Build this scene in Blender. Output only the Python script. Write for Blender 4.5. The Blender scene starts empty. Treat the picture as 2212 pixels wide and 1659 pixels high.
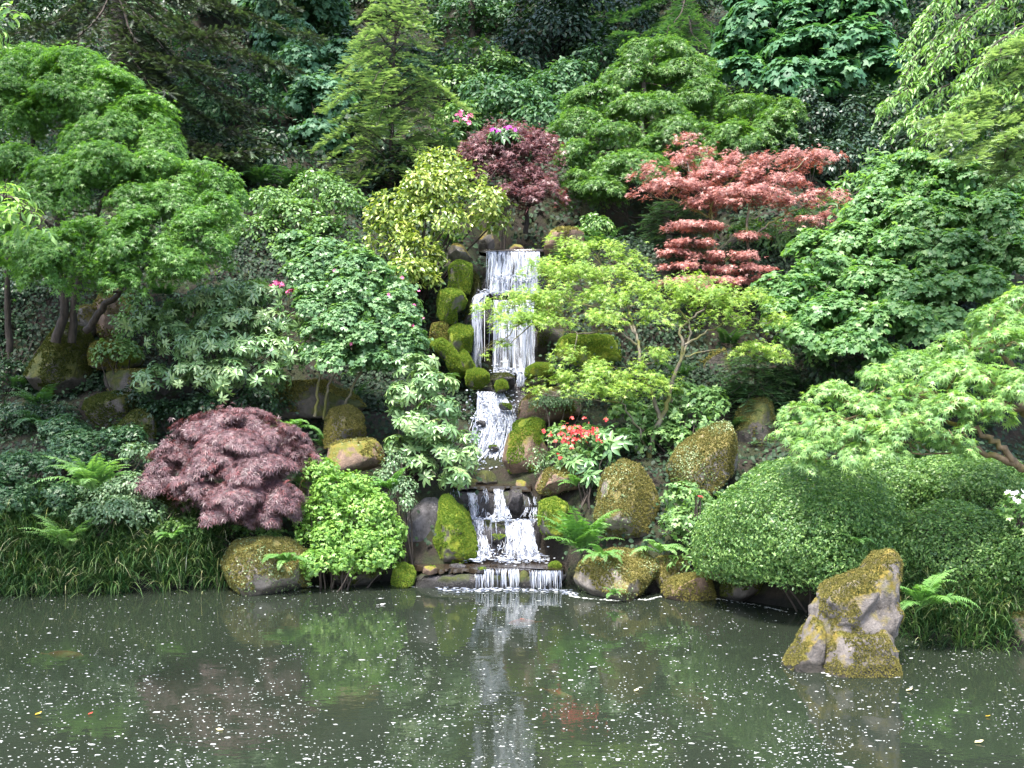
import bpy, bmesh, math, random
import numpy as np
from mathutils import Vector, noise as mnoise

# ------------------------------------------------------------------ camera, light, exposure
F, HZ, CH, W, HH = 2170.0, 860.0, 2.2, 2212.0, 1659.0     # focal length and horizon in photo pixels, eye height above the pond
scene = bpy.context.scene
COL = scene.collection
cam_d = bpy.data.cameras.new("camera")
cam = bpy.data.objects.new("camera", cam_d)
COL.objects.link(cam)
cam.location = (0, 0, CH)
cam.rotation_euler = (math.radians(90), 0, 0)
cam_d.sensor_width = 36
cam_d.lens = F * 36 / W
cam_d.shift_y = (HZ - HH / 2) / W
cam_d.clip_start = 0.05
cam_d.clip_end = 400
scene.camera = cam

SUN_EL, SUN_AZ = math.radians(66), math.radians(205)      # azimuth measured from +Y (into the picture) towards +X
world = bpy.data.worlds.new("World")
scene.world = world
world.use_nodes = True
wn = world.node_tree.nodes
sky = wn.new("ShaderNodeTexSky")
sky.sky_type = 'NISHITA'
sky.sun_disc = False
sky.sun_elevation = SUN_EL
sky.sun_rotation = SUN_AZ
sky.air_density, sky.dust_density, sky.ozone_density = 1.0, 3.0, 1.0
wn["Background"].inputs["Strength"].default_value = 0.15
world.node_tree.links.new(sky.outputs[0], wn["Background"].inputs[0])
sun_d = bpy.data.lights.new("sun", 'SUN')
sun_d.energy = 2.5
sun_d.angle = math.radians(12)
sun_d.color = (1.0, 0.965, 0.90)
sun = bpy.data.objects.new("sun", sun_d)
COL.objects.link(sun)
sv = Vector((math.sin(SUN_AZ) * math.cos(SUN_EL), math.cos(SUN_AZ) * math.cos(SUN_EL), math.sin(SUN_EL)))
sun.rotation_euler = sv.to_track_quat('Z', 'Y').to_euler()
sun.location = sv * 40
scene.view_settings.view_transform = 'Standard'
scene.view_settings.look = 'None'
scene.view_settings.exposure = 2.08
scene.view_settings.gamma = 1.0
scene.cycles.max_bounces = 7
scene.cycles.diffuse_bounces = 3
scene.cycles.glossy_bounces = 3
scene.cycles.transmission_bounces = 4
scene.cycles.transparent_max_bounces = 6
scene.cycles.sample_clamp_indirect = 4

R = np.random.default_rng(11)
random.seed(5)

# ------------------------------------------------------------------ helpers
def P(x, y, d):
    """photo pixel (x, y) at depth d metres -> world point"""
    return np.array(((x - 1106.0) * d / F, d, CH + (HZ - y) * d / F))

def nrm(a):
    return a / np.maximum(np.linalg.norm(a, axis=-1, keepdims=True), 1e-9)

class MB:
    """collects geometry for ONE mesh object"""
    def __init__(s):
        s.v, s.f3, s.f4, s.r3, s.r4, s.n = [], [], [], [], [], 0
    def add(s, v, f, rnd=None):
        v = np.asarray(v, dtype=np.float64).reshape(-1, 3)
        f = np.asarray(f, dtype=np.int64)
        if len(f) == 0: return
        r = np.zeros(len(f)) if rnd is None else np.broadcast_to(np.asarray(rnd, float), (len(f),))
        s.v.append(v)
        if f.shape[1] == 3: s.f3.append(f + s.n); s.r3.append(r)
        else: s.f4.append(f + s.n); s.r4.append(r)
        s.n += len(v)
    def build(s, name, mat, parent=None, smooth=False):
        v = np.concatenate(s.v) if s.v else np.zeros((0, 3))
        off = np.array(parent.location) if parent is not None else np.zeros(3)
        pp = parent
        while pp is not None and pp.parent is not None:
            pp = pp.parent; off = off + np.array(pp.location)
        f3 = np.concatenate(s.f3) if s.f3 else np.zeros((0, 3), int)
        f4 = np.concatenate(s.f4) if s.f4 else np.zeros((0, 4), int)
        me = bpy.data.meshes.new(name)
        me.vertices.add(len(v)); me.vertices.foreach_set("co", (v - off).astype(np.float32).ravel())
        nl = f3.size + f4.size
        me.loops.add(nl)
        me.loops.foreach_set("vertex_index", np.concatenate((f3.ravel(), f4.ravel())).astype(np.int32))
        npoly = len(f3) + len(f4)
        me.polygons.add(npoly)
        ls = np.concatenate((np.arange(len(f3)) * 3, f3.size + np.arange(len(f4)) * 4)).astype(np.int32)
        me.polygons.foreach_set("loop_start", ls)
        if smooth: me.polygons.foreach_set("use_smooth", np.ones(npoly, dtype=bool))
        rr = np.concatenate(s.r3 + s.r4) if (s.r3 or s.r4) else np.zeros(0)
        at = me.attributes.new("rnd", 'FLOAT', 'FACE')
        at.data.foreach_set("value", rr.astype(np.float32))
        me.update(calc_edges=True)
        me.materials.append(mat)
        o = bpy.data.objects.new(name, me)
        COL.objects.link(o)
        if parent is not None: o.parent = parent
        return o

def tag(o, label=None, cat=None, group=None, kind=None):
    for k, val in (("label", label), ("category", cat), ("group", group), ("kind", kind)):
        if val: o[k] = val
    return o

def thing(name, label, cat, base, group=None):
    o = bpy.data.objects.new(name, None)
    o.empty_display_size = 0.2
    COL.objects.link(o)
    o.location = tuple(float(c) for c in base)
    return tag(o, label, cat, group)

# ------------------------------------------------------------------ materials
def new_mat(name):
    m = bpy.data.materials.new(name); m.use_nodes = True
    nt = m.node_tree
    return m, nt, nt.nodes, nt.links, nt.nodes["Principled BSDF"]

def ramp(nodes, stops):
    r = nodes.new("ShaderNodeValToRGB")
    e = r.color_ramp.elements
    while len(e) > 1: e.remove(e[0])
    e[0].position = stops[0][0]; e[0].color = (*stops[0][1], 1)
    for p, c in stops[1:]:
        k = e.new(p); k.color = (*c, 1)
    return r

def leaf_mat(name, cols, rough=0.42, transl=0.32, tcol=None, spec=0.5, huevar=0.5, soft=.12, gain=1.2):
    """cols: 2-4 linear colours over the per-leaf random value; patches of a slightly different hue come from a low noise"""
    m, nt, N, L, b = new_mat(name)
    cols = [tuple(min(.9, (v * (1 - soft) + soft * (.3 * c[0] + .6 * c[1] + .1 * c[2])) * gain) for v in c) for c in cols]
    a = N.new("ShaderNodeAttribute"); a.attribute_name = "rnd"
    tc = N.new("ShaderNodeTexCoord")
    nz = N.new("ShaderNodeTexNoise"); nz.inputs["Scale"].default_value = 1.7; nz.inputs["Detail"].default_value = 2
    L.new(tc.outputs["Object"], nz.inputs["Vector"])
    mm = N.new("ShaderNodeMath"); mm.operation = 'MULTIPLY_ADD'
    L.new(nz.outputs[0], mm.inputs[0]); mm.inputs[1].default_value = huevar; mm.inputs[2].default_value = -huevar * 0.5
    ad = N.new("ShaderNodeMath"); ad.operation = 'ADD'; ad.use_clamp = True
    L.new(a.outputs["Fac"], ad.inputs[0]); L.new(mm.outputs[0], ad.inputs[1])
    cr = ramp(N, [(i / (len(cols) - 1), c) for i, c in enumerate(cols)])
    L.new(ad.outputs[0], cr.inputs[0])
    L.new(cr.outputs[0], b.inputs["Base Color"])
    b.inputs["Roughness"].default_value = rough
    b.inputs["Specular IOR Level"].default_value = spec
    tr = N.new("ShaderNodeBsdfTranslucent")
    mx = N.new("ShaderNodeMix"); mx.data_type = 'RGBA'; mx.blend_type = 'MULTIPLY'; mx.inputs[0].default_value = 1.0
    L.new(cr.outputs[0], mx.inputs[6]); mx.inputs[7].default_value = (*(tcol or (1.35, 1.5, 0.55)), 1)
    L.new(mx.outputs[2], tr.inputs[0])
    ms = N.new("ShaderNodeMixShader"); ms.inputs[0].default_value = transl
    L.new(b.outputs[0], ms.inputs[1]); L.new(tr.outputs[0], ms.inputs[2])
    L.new(ms.outputs[0], N["Material Output"].inputs[0])
    return m

def bark_mat(name, c1, c2, moss=None, scale=9.0):
    m, nt, N, L, b = new_mat(name)
    tc = N.new("ShaderNodeTexCoord")
    mp = N.new("ShaderNodeMapping"); mp.inputs["Scale"].default_value = (3, 3, .8)
    L.new(tc.outputs["Object"], mp.inputs[0])
    nz = N.new("ShaderNodeTexNoise"); nz.inputs["Scale"].default_value = scale; nz.inputs["Detail"].default_value = 6
    L.new(mp.outputs[0], nz.inputs["Vector"])
    cr = ramp(N, [(.3, c1), (.7, c2)]); L.new(nz.outputs[0], cr.inputs[0])
    out = cr.outputs[0]
    if moss:
        n2 = N.new("ShaderNodeTexNoise"); n2.inputs["Scale"].default_value = 3.5; n2.inputs["Detail"].default_value = 4
        L.new(tc.outputs["Object"], n2.inputs["Vector"])
        r2 = ramp(N, [(.45, (0, 0, 0)), (.58, (1, 1, 1))]); L.new(n2.outputs[0], r2.inputs[0])
        mx = N.new("ShaderNodeMix"); mx.data_type = 'RGBA'
        L.new(r2.outputs[0], mx.inputs[0]); L.new(out, mx.inputs[6]); mx.inputs[7].default_value = (*moss, 1)
        out = mx.outputs[2]
    L.new(out, b.inputs["Base Color"]); b.inputs["Roughness"].default_value = .85
    bp = N.new("ShaderNodeBump"); bp.inputs["Strength"].default_value = .6; bp.inputs["Distance"].default_value = .02
    L.new(nz.outputs[0], bp.inputs["Height"]); L.new(bp.outputs[0], b.inputs["Normal"])
    return m

def rock_mat(name, c1, c2, moss1, moss2, amount=0.0, wet=0.75, nzw=.5, streak=False):
    """bare stone c1..c2 with a moss coat moss1..moss2; amount -1 (bare) .. 1 (covered); moss prefers faces that look up"""
    m, nt, N, L, b = new_mat(name)
    tc = N.new("ShaderNodeTexCoord"); ge = N.new("ShaderNodeNewGeometry")
    n1 = N.new("ShaderNodeTexNoise"); n1.inputs["Scale"].default_value = 7; n1.inputs["Detail"].default_value = 8; n1.inputs["Roughness"].default_value = .65
    L.new(tc.outputs["Object"], n1.inputs["Vector"])
    cr = ramp(N, [(.3, c1), (.5, tuple((a + c) * .5 for a, c in zip(c1, c2))), (.72, c2)]); L.new(n1.outputs[0], cr.inputs[0])
    n2 = N.new("ShaderNodeTexNoise"); n2.inputs["Scale"].default_value = 3.2; n2.inputs["Detail"].default_value = 5; n2.inputs["Roughness"].default_value = .6
    L.new(tc.outputs["Object"], n2.inputs["Vector"])
    sx = N.new("ShaderNodeSeparateXYZ"); L.new(ge.outputs["Normal"], sx.inputs[0])
    mu = N.new("ShaderNodeMath"); mu.operation = 'MULTIPLY_ADD'; L.new(sx.outputs[2], mu.inputs[0]); mu.inputs[1].default_value = nzw * .5; mu.inputs[2].default_value = amount * .5
    ad = N.new("ShaderNodeMath"); ad.operation = 'ADD'; L.new(n2.outputs[0], ad.inputs[0]); L.new(mu.outputs[0], ad.inputs[1])
    mk = ramp(N, [(.5, (0, 0, 0)), (.6, (1, 1, 1))]); L.new(ad.outputs[0], mk.inputs[0])
    n3 = N.new("ShaderNodeTexNoise"); n3.inputs["Scale"].default_value = 11; n3.inputs["Detail"].default_value = 6; n3.inputs["Roughness"].default_value = .7
    L.new(tc.outputs["Object"], n3.inputs["Vector"])
    mr = ramp(N, [(.35, moss1), (.65, moss2)]); L.new(n3.outputs[0], mr.inputs[0])
    mx = N.new("ShaderNodeMix"); mx.data_type = 'RGBA'
    L.new(mk.outputs[0], mx.inputs[0]); L.new(cr.outputs[0], mx.inputs[6]); L.new(mr.outputs[0], mx.inputs[7])
    sp = N.new("ShaderNodeSeparateXYZ"); L.new(ge.outputs["Position"], sp.inputs[0])
    wz = N.new("ShaderNodeMath"); wz.operation = 'MULTIPLY_ADD'; L.new(n2.outputs[0], wz.inputs[0]); wz.inputs[1].default_value = -.14; L.new(sp.outputs[2], wz.inputs[2])
    wr = ramp(N, [(.0, (.30, .30, .27)), (.035, (1, 1, 1))]); L.new(wz.outputs[0], wr.inputs[0])
    wm = N.new("ShaderNodeMix"); wm.data_type = 'RGBA'; wm.blend_type = 'MULTIPLY'; wm.inputs[0].default_value = 1
    L.new(mx.outputs[2], wm.inputs[6]); L.new(wr.outputs[0], wm.inputs[7])
    L.new(wm.outputs[2], b.inputs["Base Color"])
    rr = ramp(N, [(0, (wet,) * 3), (1, (.95,) * 3)]); L.new(mk.outputs[0], rr.inputs[0]); L.new(rr.outputs[0], b.inputs["Roughness"])
    n4 = N.new("ShaderNodeTexNoise"); n4.inputs["Scale"].default_value = 26; n4.inputs["Detail"].default_value = 8; n4.inputs["Roughness"].default_value = .7
    if streak:
        mp = N.new("ShaderNodeMapping"); mp.inputs["Scale"].default_value = (2.2, 2.2, .35); L.new(tc.outputs["Object"], mp.inputs[0]); L.new(mp.outputs[0], n4.inputs["Vector"])
    else:
        L.new(tc.outputs["Object"], n4.inputs["Vector"])
    bp = N.new("ShaderNodeBump"); bp.inputs["Strength"].default_value = .9; bp.inputs["Distance"].default_value = .035
    L.new(n4.outputs[0], bp.inputs["Height"]); L.new(bp.outputs[0], b.inputs["Normal"])
    return m

# ------------------------------------------------------------------ leaf templates: (verts, tris, quads, per-face value offset)
def t_leaf(w=.28, fold=.05, droop=.1):
    v = np.array([[0, 0, 0], [-w, .45, fold], [w, .45, fold], [0, 1, -droop], [0, .45, 0]], float)
    return v, None, np.array([[0, 4, 3, 1], [0, 2, 3, 4]]), None

def t_oval(w=.2, fold=.05, droop=.15):
    v = np.array([[0, 0, 0], [-w * .8, .22, fold], [-w, .55, fold], [-w * .6, .85, fold - droop * .5], [0, 1, -droop],
                  [w * .6, .85, fold - droop * .5], [w, .55, fold], [w * .8, .22, fold], [0, .55, 0]], float)
    return v, None, np.array([[0, 8, 2, 1], [8, 4, 3, 2], [0, 7, 6, 8], [8, 6, 5, 4]]), None

def t_palm(lobes=5, notch=.3, droop=.12, spread=125, side=.6):
    angs = np.radians(np.linspace(-spread, spread, lobes))
    v = [[0, 0, 0]]
    half = (angs[1] - angs[0]) / 2
    for i in range(lobes + 1):
        a = angs[0] - half + i * 2 * half
        v.append([math.sin(a) * notch, math.cos(a) * notch, 0])
    for a in angs:
        l = side + (1 - side) * (.5 + .5 * math.cos(a * 1.25))
        v.append([math.sin(a) * l, math.cos(a) * l, -droop * l])
    v = np.array(v, float); v[:, 1] += .25
    q = [[0, 1 + i + 1, lobes + 2 + i, 1 + i] for i in range(lobes)]
    return v, None, np.array(q), None

def t_lace(lobes=5):
    v, q = [], []
    for a in np.radians(np.linspace(-85, 85, lobes)):
        s, c = math.sin(a), math.cos(a); l = .75 + .25 * math.cos(a)
        k = len(v); w = .075
        v += [[0, 0, 0], [s * l * .5 - c * w, c * l * .5 + s * w, .02], [s * l, c * l, -.28], [s * l * .5 + c * w, c * l * .5 - s * w, .02]]
        q.append([k, k + 3, k + 2, k + 1])
    return np.array(v, float), None, np.array(q), None

def t_spray(pairs=6, w=.14, ang=50, ln=.32):
    v, t, val = [], [], []
    v += [[-.02, 0, 0], [.02, 0, 0], [0, 1, -.08]]; t.append([0, 1, 2]); val.append(-.1)
    for i in range(pairs):
        y = .06 + .86 * i / (pairs - 1); l = ln * (1 - .55 * (i / pairs)) + .04
        for sg in (-1, 1):
            a = math.radians(ang)
            k = len(v); dx, dy = sg * math.sin(a), math.cos(a)
            v += [[0, y - w * .5, -.08 * y], [0, y + w * .5, -.08 * y], [dx * l, y + dy * l, -.08 * y - .04]]
            t.append([k, k + 1, k + 2] if sg < 0 else [k + 1, k, k + 2]); val.append(.35 * (i / pairs) - .05)
    return np.array(v, float), np.array(t), None, np.array(val)

def t_whorl(n=7, w=.16, tilt=.25):
    b = t_oval(w, .04, .2)[0]; v, q = [], []
    base = t_oval()[2]
    for i in range(n):
        a = 2 * math.pi * i / n + .2 * (i % 2); s, c = math.sin(a), math.cos(a)
        k = len(v) * 0 + sum(len(x) for x in v)
        p = b.copy(); p[:, 1] = p[:, 1] * (.85 + .15 * ((i * 37) % 5) / 4) + .05
        z = p[:, 2] - tilt * p[:, 1] * (1 if i % 2 else .45)
        v.append(np.stack((p[:, 0] * c + p[:, 1] * s, -p[:, 0] * s + p[:, 1] * c, z), 1)); q.append(base + k)
    return np.concatenate(v), None, np.concatenate(q), np.repeat(np.array([((i * 29) % 7) / 7 * .3 - .15 for i in range(n)]), 4)

def t_tuft():
    v, t = [], []
    for i in range(4):
        a = i * 1.7; s, c = math.sin(a), math.cos(a); k = len(v)
        v += [[-.22 * c, .22 * s, 0], [.22 * c, -.22 * s, 0], [s * .55, c * .55, .85]]; t.append([k, k + 1, k + 2])
    return np.array(v, float), np.array(t), None, None

T_LEAF, T_NARROW, T_OVAL, T_PALM, T_PALM7, T_BROAD = t_leaf(), t_leaf(.14, .04, .2), t_oval(.24), t_palm(5, .2, .2), t_palm(7, .2, .25, 135, .5), t_palm(5, .62, .14, 120, .75)
T_LACE, T_SPRAY, T_WHORL, T_TUFT, T_ROUND = t_lace(), t_spray(), t_whorl(), t_tuft(), t_oval(.36, .06, .1)
T_LONG = t_oval(.15, .03, .3)
T_TRIO = (np.concatenate([T_LEAF[0] @ np.array([[math.cos(a), -math.sin(a), 0], [math.sin(a), math.cos(a), 0], [0, 0, 1]]) for a in (-1.0, 0, 1.0)]), None,
          np.concatenate([T_LEAF[2] + 5 * i for i in range(3)]), np.repeat([.05, -.05, .1], 2))

def scatter(mb, tm, pos, Nn, Td, size, rnd):
    """one template copy per row of pos; Nn face normal, Td direction of the tip"""
    n = len(pos)
    if n == 0: return
    v, t, q, val = tm
    Nn = nrm(Nn); X = nrm(np.cross(Td, Nn)); Y = np.cross(Nn, X)
    s = np.broadcast_to(np.asarray(size, float), (n,))[:, None, None]
    out = pos[:, None, :] + s * (v[None, :, 0:1] * X[:, None, :] + v[None, :, 1:2] * Y[:, None, :] + v[None, :, 2:3] * Nn[:, None, :])
    f = t if t is not None else q
    idx = (np.arange(n) * len(v))[:, None, None] + f[None]
    rr = np.broadcast_to(np.asarray(rnd, float), (n,))[:, None] + (val[None] if val is not None else np.zeros((1, len(f))))
    mb.add(out.reshape(-1, 3), idx.reshape(-1, f.shape[1]), rr.ravel())

UP = np.array((0, 0, 1.0))
def rand_dir(n):
    return nrm(R.normal(size=(n, 3)))

def shell(c, r, n, lo=-.4, lump=.3, flat=.6, back=.45, depth=.18, stray=.07, smooth=False):
    """n points on lumps spread over an ellipsoid: returns positions and outward directions"""
    c, r = np.asarray(c, float), np.asarray(r, float)
    rm = (r[0] * r[1] * r[2]) ** (1 / 3)
    area = 4 * math.pi * rm * rm * (1 - lo) / 2
    if smooth:                                                # clipped surface with faint swellings
        d = rand_dir(int(n * 2.2 / (1 - lo) * 1.1)); d = d[d[:, 2] >= lo][:n]
        ph = R.uniform(0, 6, 3)
        sw = 1 + .035 * np.sin(d[:, 0] * 7 + ph[0]) * np.sin(d[:, 2] * 9 + ph[1]) + .02 * np.sin(d[:, 0] * 19 + ph[2]) * np.sin(d[:, 2] * 17)
        pos = c + d * r * (sw * (1 - R.exponential(depth, len(d)).clip(0, .3)))[:, None]
        kq = field(pos, 30) > -.55; pos, d = pos[kq], d[kq]
        o = nrm(d / r); keep = ((pos[:, 1] - c[1]) / r[1] < .3) | (R.random(len(d)) < back)
        return pos[keep], o[keep], o[keep]
    K = int(np.clip(area / (lump * lump * 2.0), 4, 320))
    d = rand_dir(K * 3); d = d[d[:, 2] >= lo][:K]; K = len(d)
    ls = lump * R.uniform(.65, 1.3, K)
    lc = c + d * (r - np.minimum(lump * .55, r * .6)) * R.uniform(.86, 1.06, (K, 1))
    ln = nrm(nrm(d / r) * .7 + UP * .45)
    wt = ls ** 2; wt = wt / wt.sum()
    k = R.choice(K, n, p=wt)
    o = rand_dir(n)
    dn = (o * ln[k]).sum(1, keepdims=True)
    o = np.where(dn < -.12, o - 2 * dn * ln[k], o)
    dn = (o * ln[k]).sum(1, keepdims=True)
    off = o - (1 - flat) * dn * ln[k]
    rad = ls[k][:, None] * (1 - R.exponential(depth, (n, 1))).clip(.15, 1.1)
    rad = np.where(R.random((n, 1)) < stray, rad * R.uniform(1.1, 1.6, (n, 1)), rad)
    pos = lc[k] + off * rad
    rel = (pos[:, 1] - c[1]) / r[1]
    keep = (rel < .3) | (R.random(n) < back)
    return pos[keep], o[keep], nrm((pos - c) / r)[keep]

def ell_area(r, lo):
    p = 1.6
    a = ((r[0] * r[1]) ** p + (r[0] * r[2]) ** p + (r[1] * r[2]) ** p) / 3
    return 4 * math.pi * a ** (1 / p) * (1 - lo) / 2

def field(p, f):
    """cheap smooth 3-D noise, about -1..1"""
    ph = R.uniform(0, 6.3, 9)
    x, y, z = p[:, 0] * f, p[:, 1] * f, p[:, 2] * f
    return (np.sin(x + 1.3 * np.sin(y * .8 + ph[0]) + ph[1]) * np.sin(y * 1.1 + 1.1 * np.sin(z + ph[2]) + ph[3]) + np.sin(z * 1.2 + np.sin(x * 1.4 + ph[4]) + ph[5]) * .7
            + .5 * np.sin(x * 2.3 + y * 1.7 + ph[6]) * np.sin(z * 2.6 - x + ph[7])) / 1.5

def tiers(mb, pads, tm, size, cov=1.3, la=.3, gap=-.15, sizevar=.35, thick=.4, gf=9.0, rdk=.9):
    """flat lacy layers of leaves with holes"""
    for p in pads:
        x, y, rx, ry, d = p[:5]; k = d / F; c = P(x, y, d); rd = p[5] if len(p) > 5 else rx * k * rdk
        n = int(cov * math.pi * rx * k * rd / (la * size * size) * 1.7)
        a, q = R.uniform(0, 2 * math.pi, n), R.random(n) ** .62
        q = q * (1 + .16 * np.sin(a * 3 + R.uniform(0, 6)) + .12 * np.sin(a * 7 + R.uniform(0, 6)))
        dx, dy = np.cos(a) * q, np.sin(a) * q
        z = ry * k * (.55 - 1.0 * q ** 2 + R.normal(0, thick, n))
        pos = c + np.stack((dx * rx * k, dy * rd, z), 1)
        pos[:, 2] += .35 * ry * k * np.sin(pos[:, 0] * 11 + R.uniform(0, 6)) * np.sin(pos[:, 1] * 9 + R.uniform(0, 6))
        keep = field(pos, gf) > gap; pos, dx, dy = pos[keep], dx[keep], dy[keep]; m = len(pos)
        out = np.stack((dx, dy, 0 * dx), 1)
        scatter(mb, tm, pos, UP + out * .35 + np.array((0, -.25, 0)) + R.normal(size=(m, 3)) * .38, out + R.normal(size=(m, 3)) * .6 - UP * .45, size * R.uniform(1 - sizevar, 1 + sizevar, m), np.clip(R.normal(.5, .24, m), 0, 1))

def foliage(mb, pads, tm, size, cov=2.0, dome=True, lump=.28, flat=.55, droop=.5, upw=.6, jit=.4, back=.45, sizevar=.3, la=.42, depth=.18, rdk=.85, inner=.12, lo=None, stray=.09, smooth=False, gap=-.55, gf=None):
    """pads: (x, y, rx, ry, d[, depth radius in m]) photo-pixel bounds of each clump at depth d"""
    for p in pads:
        x, y, rx, ry, d = p[:5]
        k = d / F
        rd = p[5] if len(p) > 5 else rx * k * rdk
        if dome: c, r, l = P(x, y + ry, d), np.array((rx * k, rd, 2 * ry * k)), 0.02
        else: c, r, l = P(x, y, d), np.array((rx * k, rd, ry * k)), -.55
        if lo is not None: l = lo
        n = int(cov * ell_area(r, l) / (la * size * size))
        lm = min(lump, .6 * max(rx, ry) * k)
        pos, o, g = shell(c, r, n, l, lm, flat, back, depth, stray, smooth)
        if not smooth:
            kp = field(pos, gf or 1.9 / lm) > gap; pos, o, g = pos[kp], o[kp], g[kp]
        m = len(pos)
        Nn = nrm(o * .55 + g * .35 + UP * upw + R.normal(size=(m, 3)) * jit)
        Td = o * .6 + g * .7 + R.normal(size=(m, 3)) * .55 - UP * droop
        lumpv = R.random(m) ** 1.3 if smooth else np.clip(R.normal(.5, .24, m), 0, 1)
        scatter(mb, tm, pos, Nn, Td, size * R.uniform(1 - sizevar, 1 + sizevar, m), lumpv)
        ni = int(n * inner)
        if ni:
            q = rand_dir(ni); q[:, 2] = np.abs(q[:, 2]) if l > -.1 else q[:, 2]
            pos = c + q * r * R.uniform(.25, .8, (ni, 1))
            scatter(mb, tm, pos, rand_dir(ni) + UP * .5, rand_dir(ni), size, R.uniform(0, .6, ni))  # inner leaves take darker tones, so shade in the gaps is partly coloured in

def tube(mb, pts, rad, ns=6):
    pts = np.asarray(pts, float); n = len(pts)
    rad = np.broadcast_to(np.asarray(rad, float), (n,))
    tg = np.gradient(pts, axis=0); tg = nrm(tg)
    ref = np.array((0.31, -.85, .42)); a = nrm(np.cross(tg, ref)); b = np.cross(tg, a)
    th = np.arange(ns) * 2 * math.pi / ns
    ring = pts[:, None] + rad[:, None, None] * (np.cos(th)[None, :, None] * a[:, None] + np.sin(th)[None, :, None] * b[:, None])
    i = np.arange(n - 1)[:, None] * ns; j = np.arange(ns)[None]; j2 = (j + 1) % ns
    q = np.stack((i + j, i + j2, i + ns + j2, i + ns + j), -1).reshape(-1, 4)
    mb.add(ring.reshape(-1, 3), q, R.random())

def spline(ctrl, n=14, wob=0.0):
    ctrl = np.asarray(ctrl, float)
    if len(ctrl) == 2: ctrl = np.array((ctrl[0], (ctrl[0] + ctrl[1]) / 2, ctrl[1]))
    t = np.linspace(0, len(ctrl) - 1, n)
    e = np.vstack((2 * ctrl[0] - ctrl[1], ctrl, 2 * ctrl[-1] - ctrl[-2]))
    i = np.minimum(t.astype(int), len(ctrl) - 2); u = (t - i)[:, None]
    p0, p1, p2, p3 = e[i], e[i + 1], e[i + 2], e[i + 3]
    o = .5 * (2 * p1 + (p2 - p0) * u + (2 * p0 - 5 * p1 + 4 * p2 - p3) * u ** 2 + (3 * p1 - p0 - 3 * p2 + p3) * u ** 3)
    if wob: o[1:-1] += R.normal(size=o[1:-1].shape) * wob
    return o

def limbs(root, name, stems, mat, wob=.012, ns=7):
    """each stem: (list of (x, y, d) pixel points, r0, r1); returns all centre-line points"""
    mb, allp = MB(), []
    for pts, r0, r1 in stems:
        c = spline([P(*p) for p in pts], 5 * len(pts), wob)
        tube(mb, c, np.linspace(r0, r1, len(c)), ns); allp.append(c)
    mb.build(name, mat, root, True)
    return np.concatenate(allp)

def twigs(root, cl, pads, mat, r0=.018, dome=True, nt=6, name='branch'):
    """a branch from the nearest stem point to every pad, forking into twigs that run out to the pad's shell"""
    mb = MB()
    for p in pads:
        x, y, rx, ry, d = p[:5]; k = d / F
        c = P(x, y + ry * (.45 if dome else .3), d)
        w = np.linalg.norm((cl - c) * np.array((1, 1, 1.4)), axis=1) + .8 * np.maximum(0, cl[:, 2] - c[2])
        a = cl[np.argmin(w)]
        L = np.linalg.norm(c - a)
        mid = (a + c) / 2 + np.array((0, 0, -.08 * L)) + R.normal(size=3) * .05 * L
        s = spline((a, mid, c), 9, .01); tube(mb, s, np.linspace(r0, r0 * .5, 9), 5)
        rd = p[5] if len(p) > 5 else rx * k * .85
        for j in range(nt):
            q = rand_dir(1)[0]; q[2] = abs(q[2]) * .7 + .1; q[1] = q[1] - .25
            e = c + q * np.array((rx * k, rd, ry * k * 1.4)) * .85
            b = s[R.integers(4, 9)]
            tube(mb, spline((b, (b + e) / 2 + np.array((0, 0, .06)), e), 6, .01), np.linspace(r0 * .45, r0 * .15, 6), 4)
    return mb.build(name, mat, root, True)

# ------------------------------------------------------------------ terrain
_sx = np.array([-600, -300, 0, 250, 470, 700, 850, 1050, 1220, 1440, 1560, 1700, 1850, 1950, 2050, 2212, 2450], float)
_sy = np.array([1340, 1300, 1283, 1278, 1268, 1258, 1256, 1262, 1272, 1282, 1292, 1312, 1345, 1372, 1392, 1405, 1450], float)
_sd = CH * F / (_sy - HZ); _sX = (_sx - 1106) * _sd / F
_sX = np.concatenate(([-24, -14], _sX, [9, 24])); _sd = np.concatenate(([5.5, 8.5], _sd, [6.2, 4.5]))
def shore(X): return np.interp(X, _sX, _sd)
_gs = [-60, -1.2, -.25, 0, .12, .4, 1.2, 2.4, 3.4, 3.9, 4.6, 5.1, 7.5, 12.5, 18, 30, 60]
_gz = [-.9, -.8, -.35, -.06, .18, .48, 1.12, 1.75, 2.2, 2.7, 4.1, 4.6, 5.8, 9.3, 13.8, 22, 38]
def tz(X, Y):
    X, Y = np.asarray(X, float), np.asarray(Y, float)
    s = Y - shore(X)
    ch = np.exp(-((X - .05) / .62) ** 4)
    cut = np.where(s > 0, ch * (.32 + .72 * np.exp(-(s / 1.5) ** 2)), 0)
    z = np.interp(s - cut, _gs, _gz)
    z = np.where(s > 0, np.maximum(np.minimum(z, .8 + .12 * s), np.interp(np.minimum(s, Y - 11.5) - cut, _gs, _gz)), z)
    hol = np.clip((X + .9) / .5, 0, 1) * np.clip((3.9 - X) / .6, 0, 1)
    z = np.where((Y > 15.5) & (Y < 21), z + (np.minimum(z, np.interp(Y, [15.5, 19.2, 20.6, 21], [4.3, 4.6, 7.2, 8.2])) - z) * hol, z)
    z = z + np.clip(s, 0, 6) / 6 * (.18 * np.sin(X * 1.3 + Y * .7) + .12 * np.sin(X * 2.9 - Y * 1.7) + .07 * np.sin(X * 5.1 + Y * 4.3))
    return np.where(Y < 4.2, np.interp(Y, [-30, 0, 3.4, 4.2], [1.6, .55, .3, -.5]), z)

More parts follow.
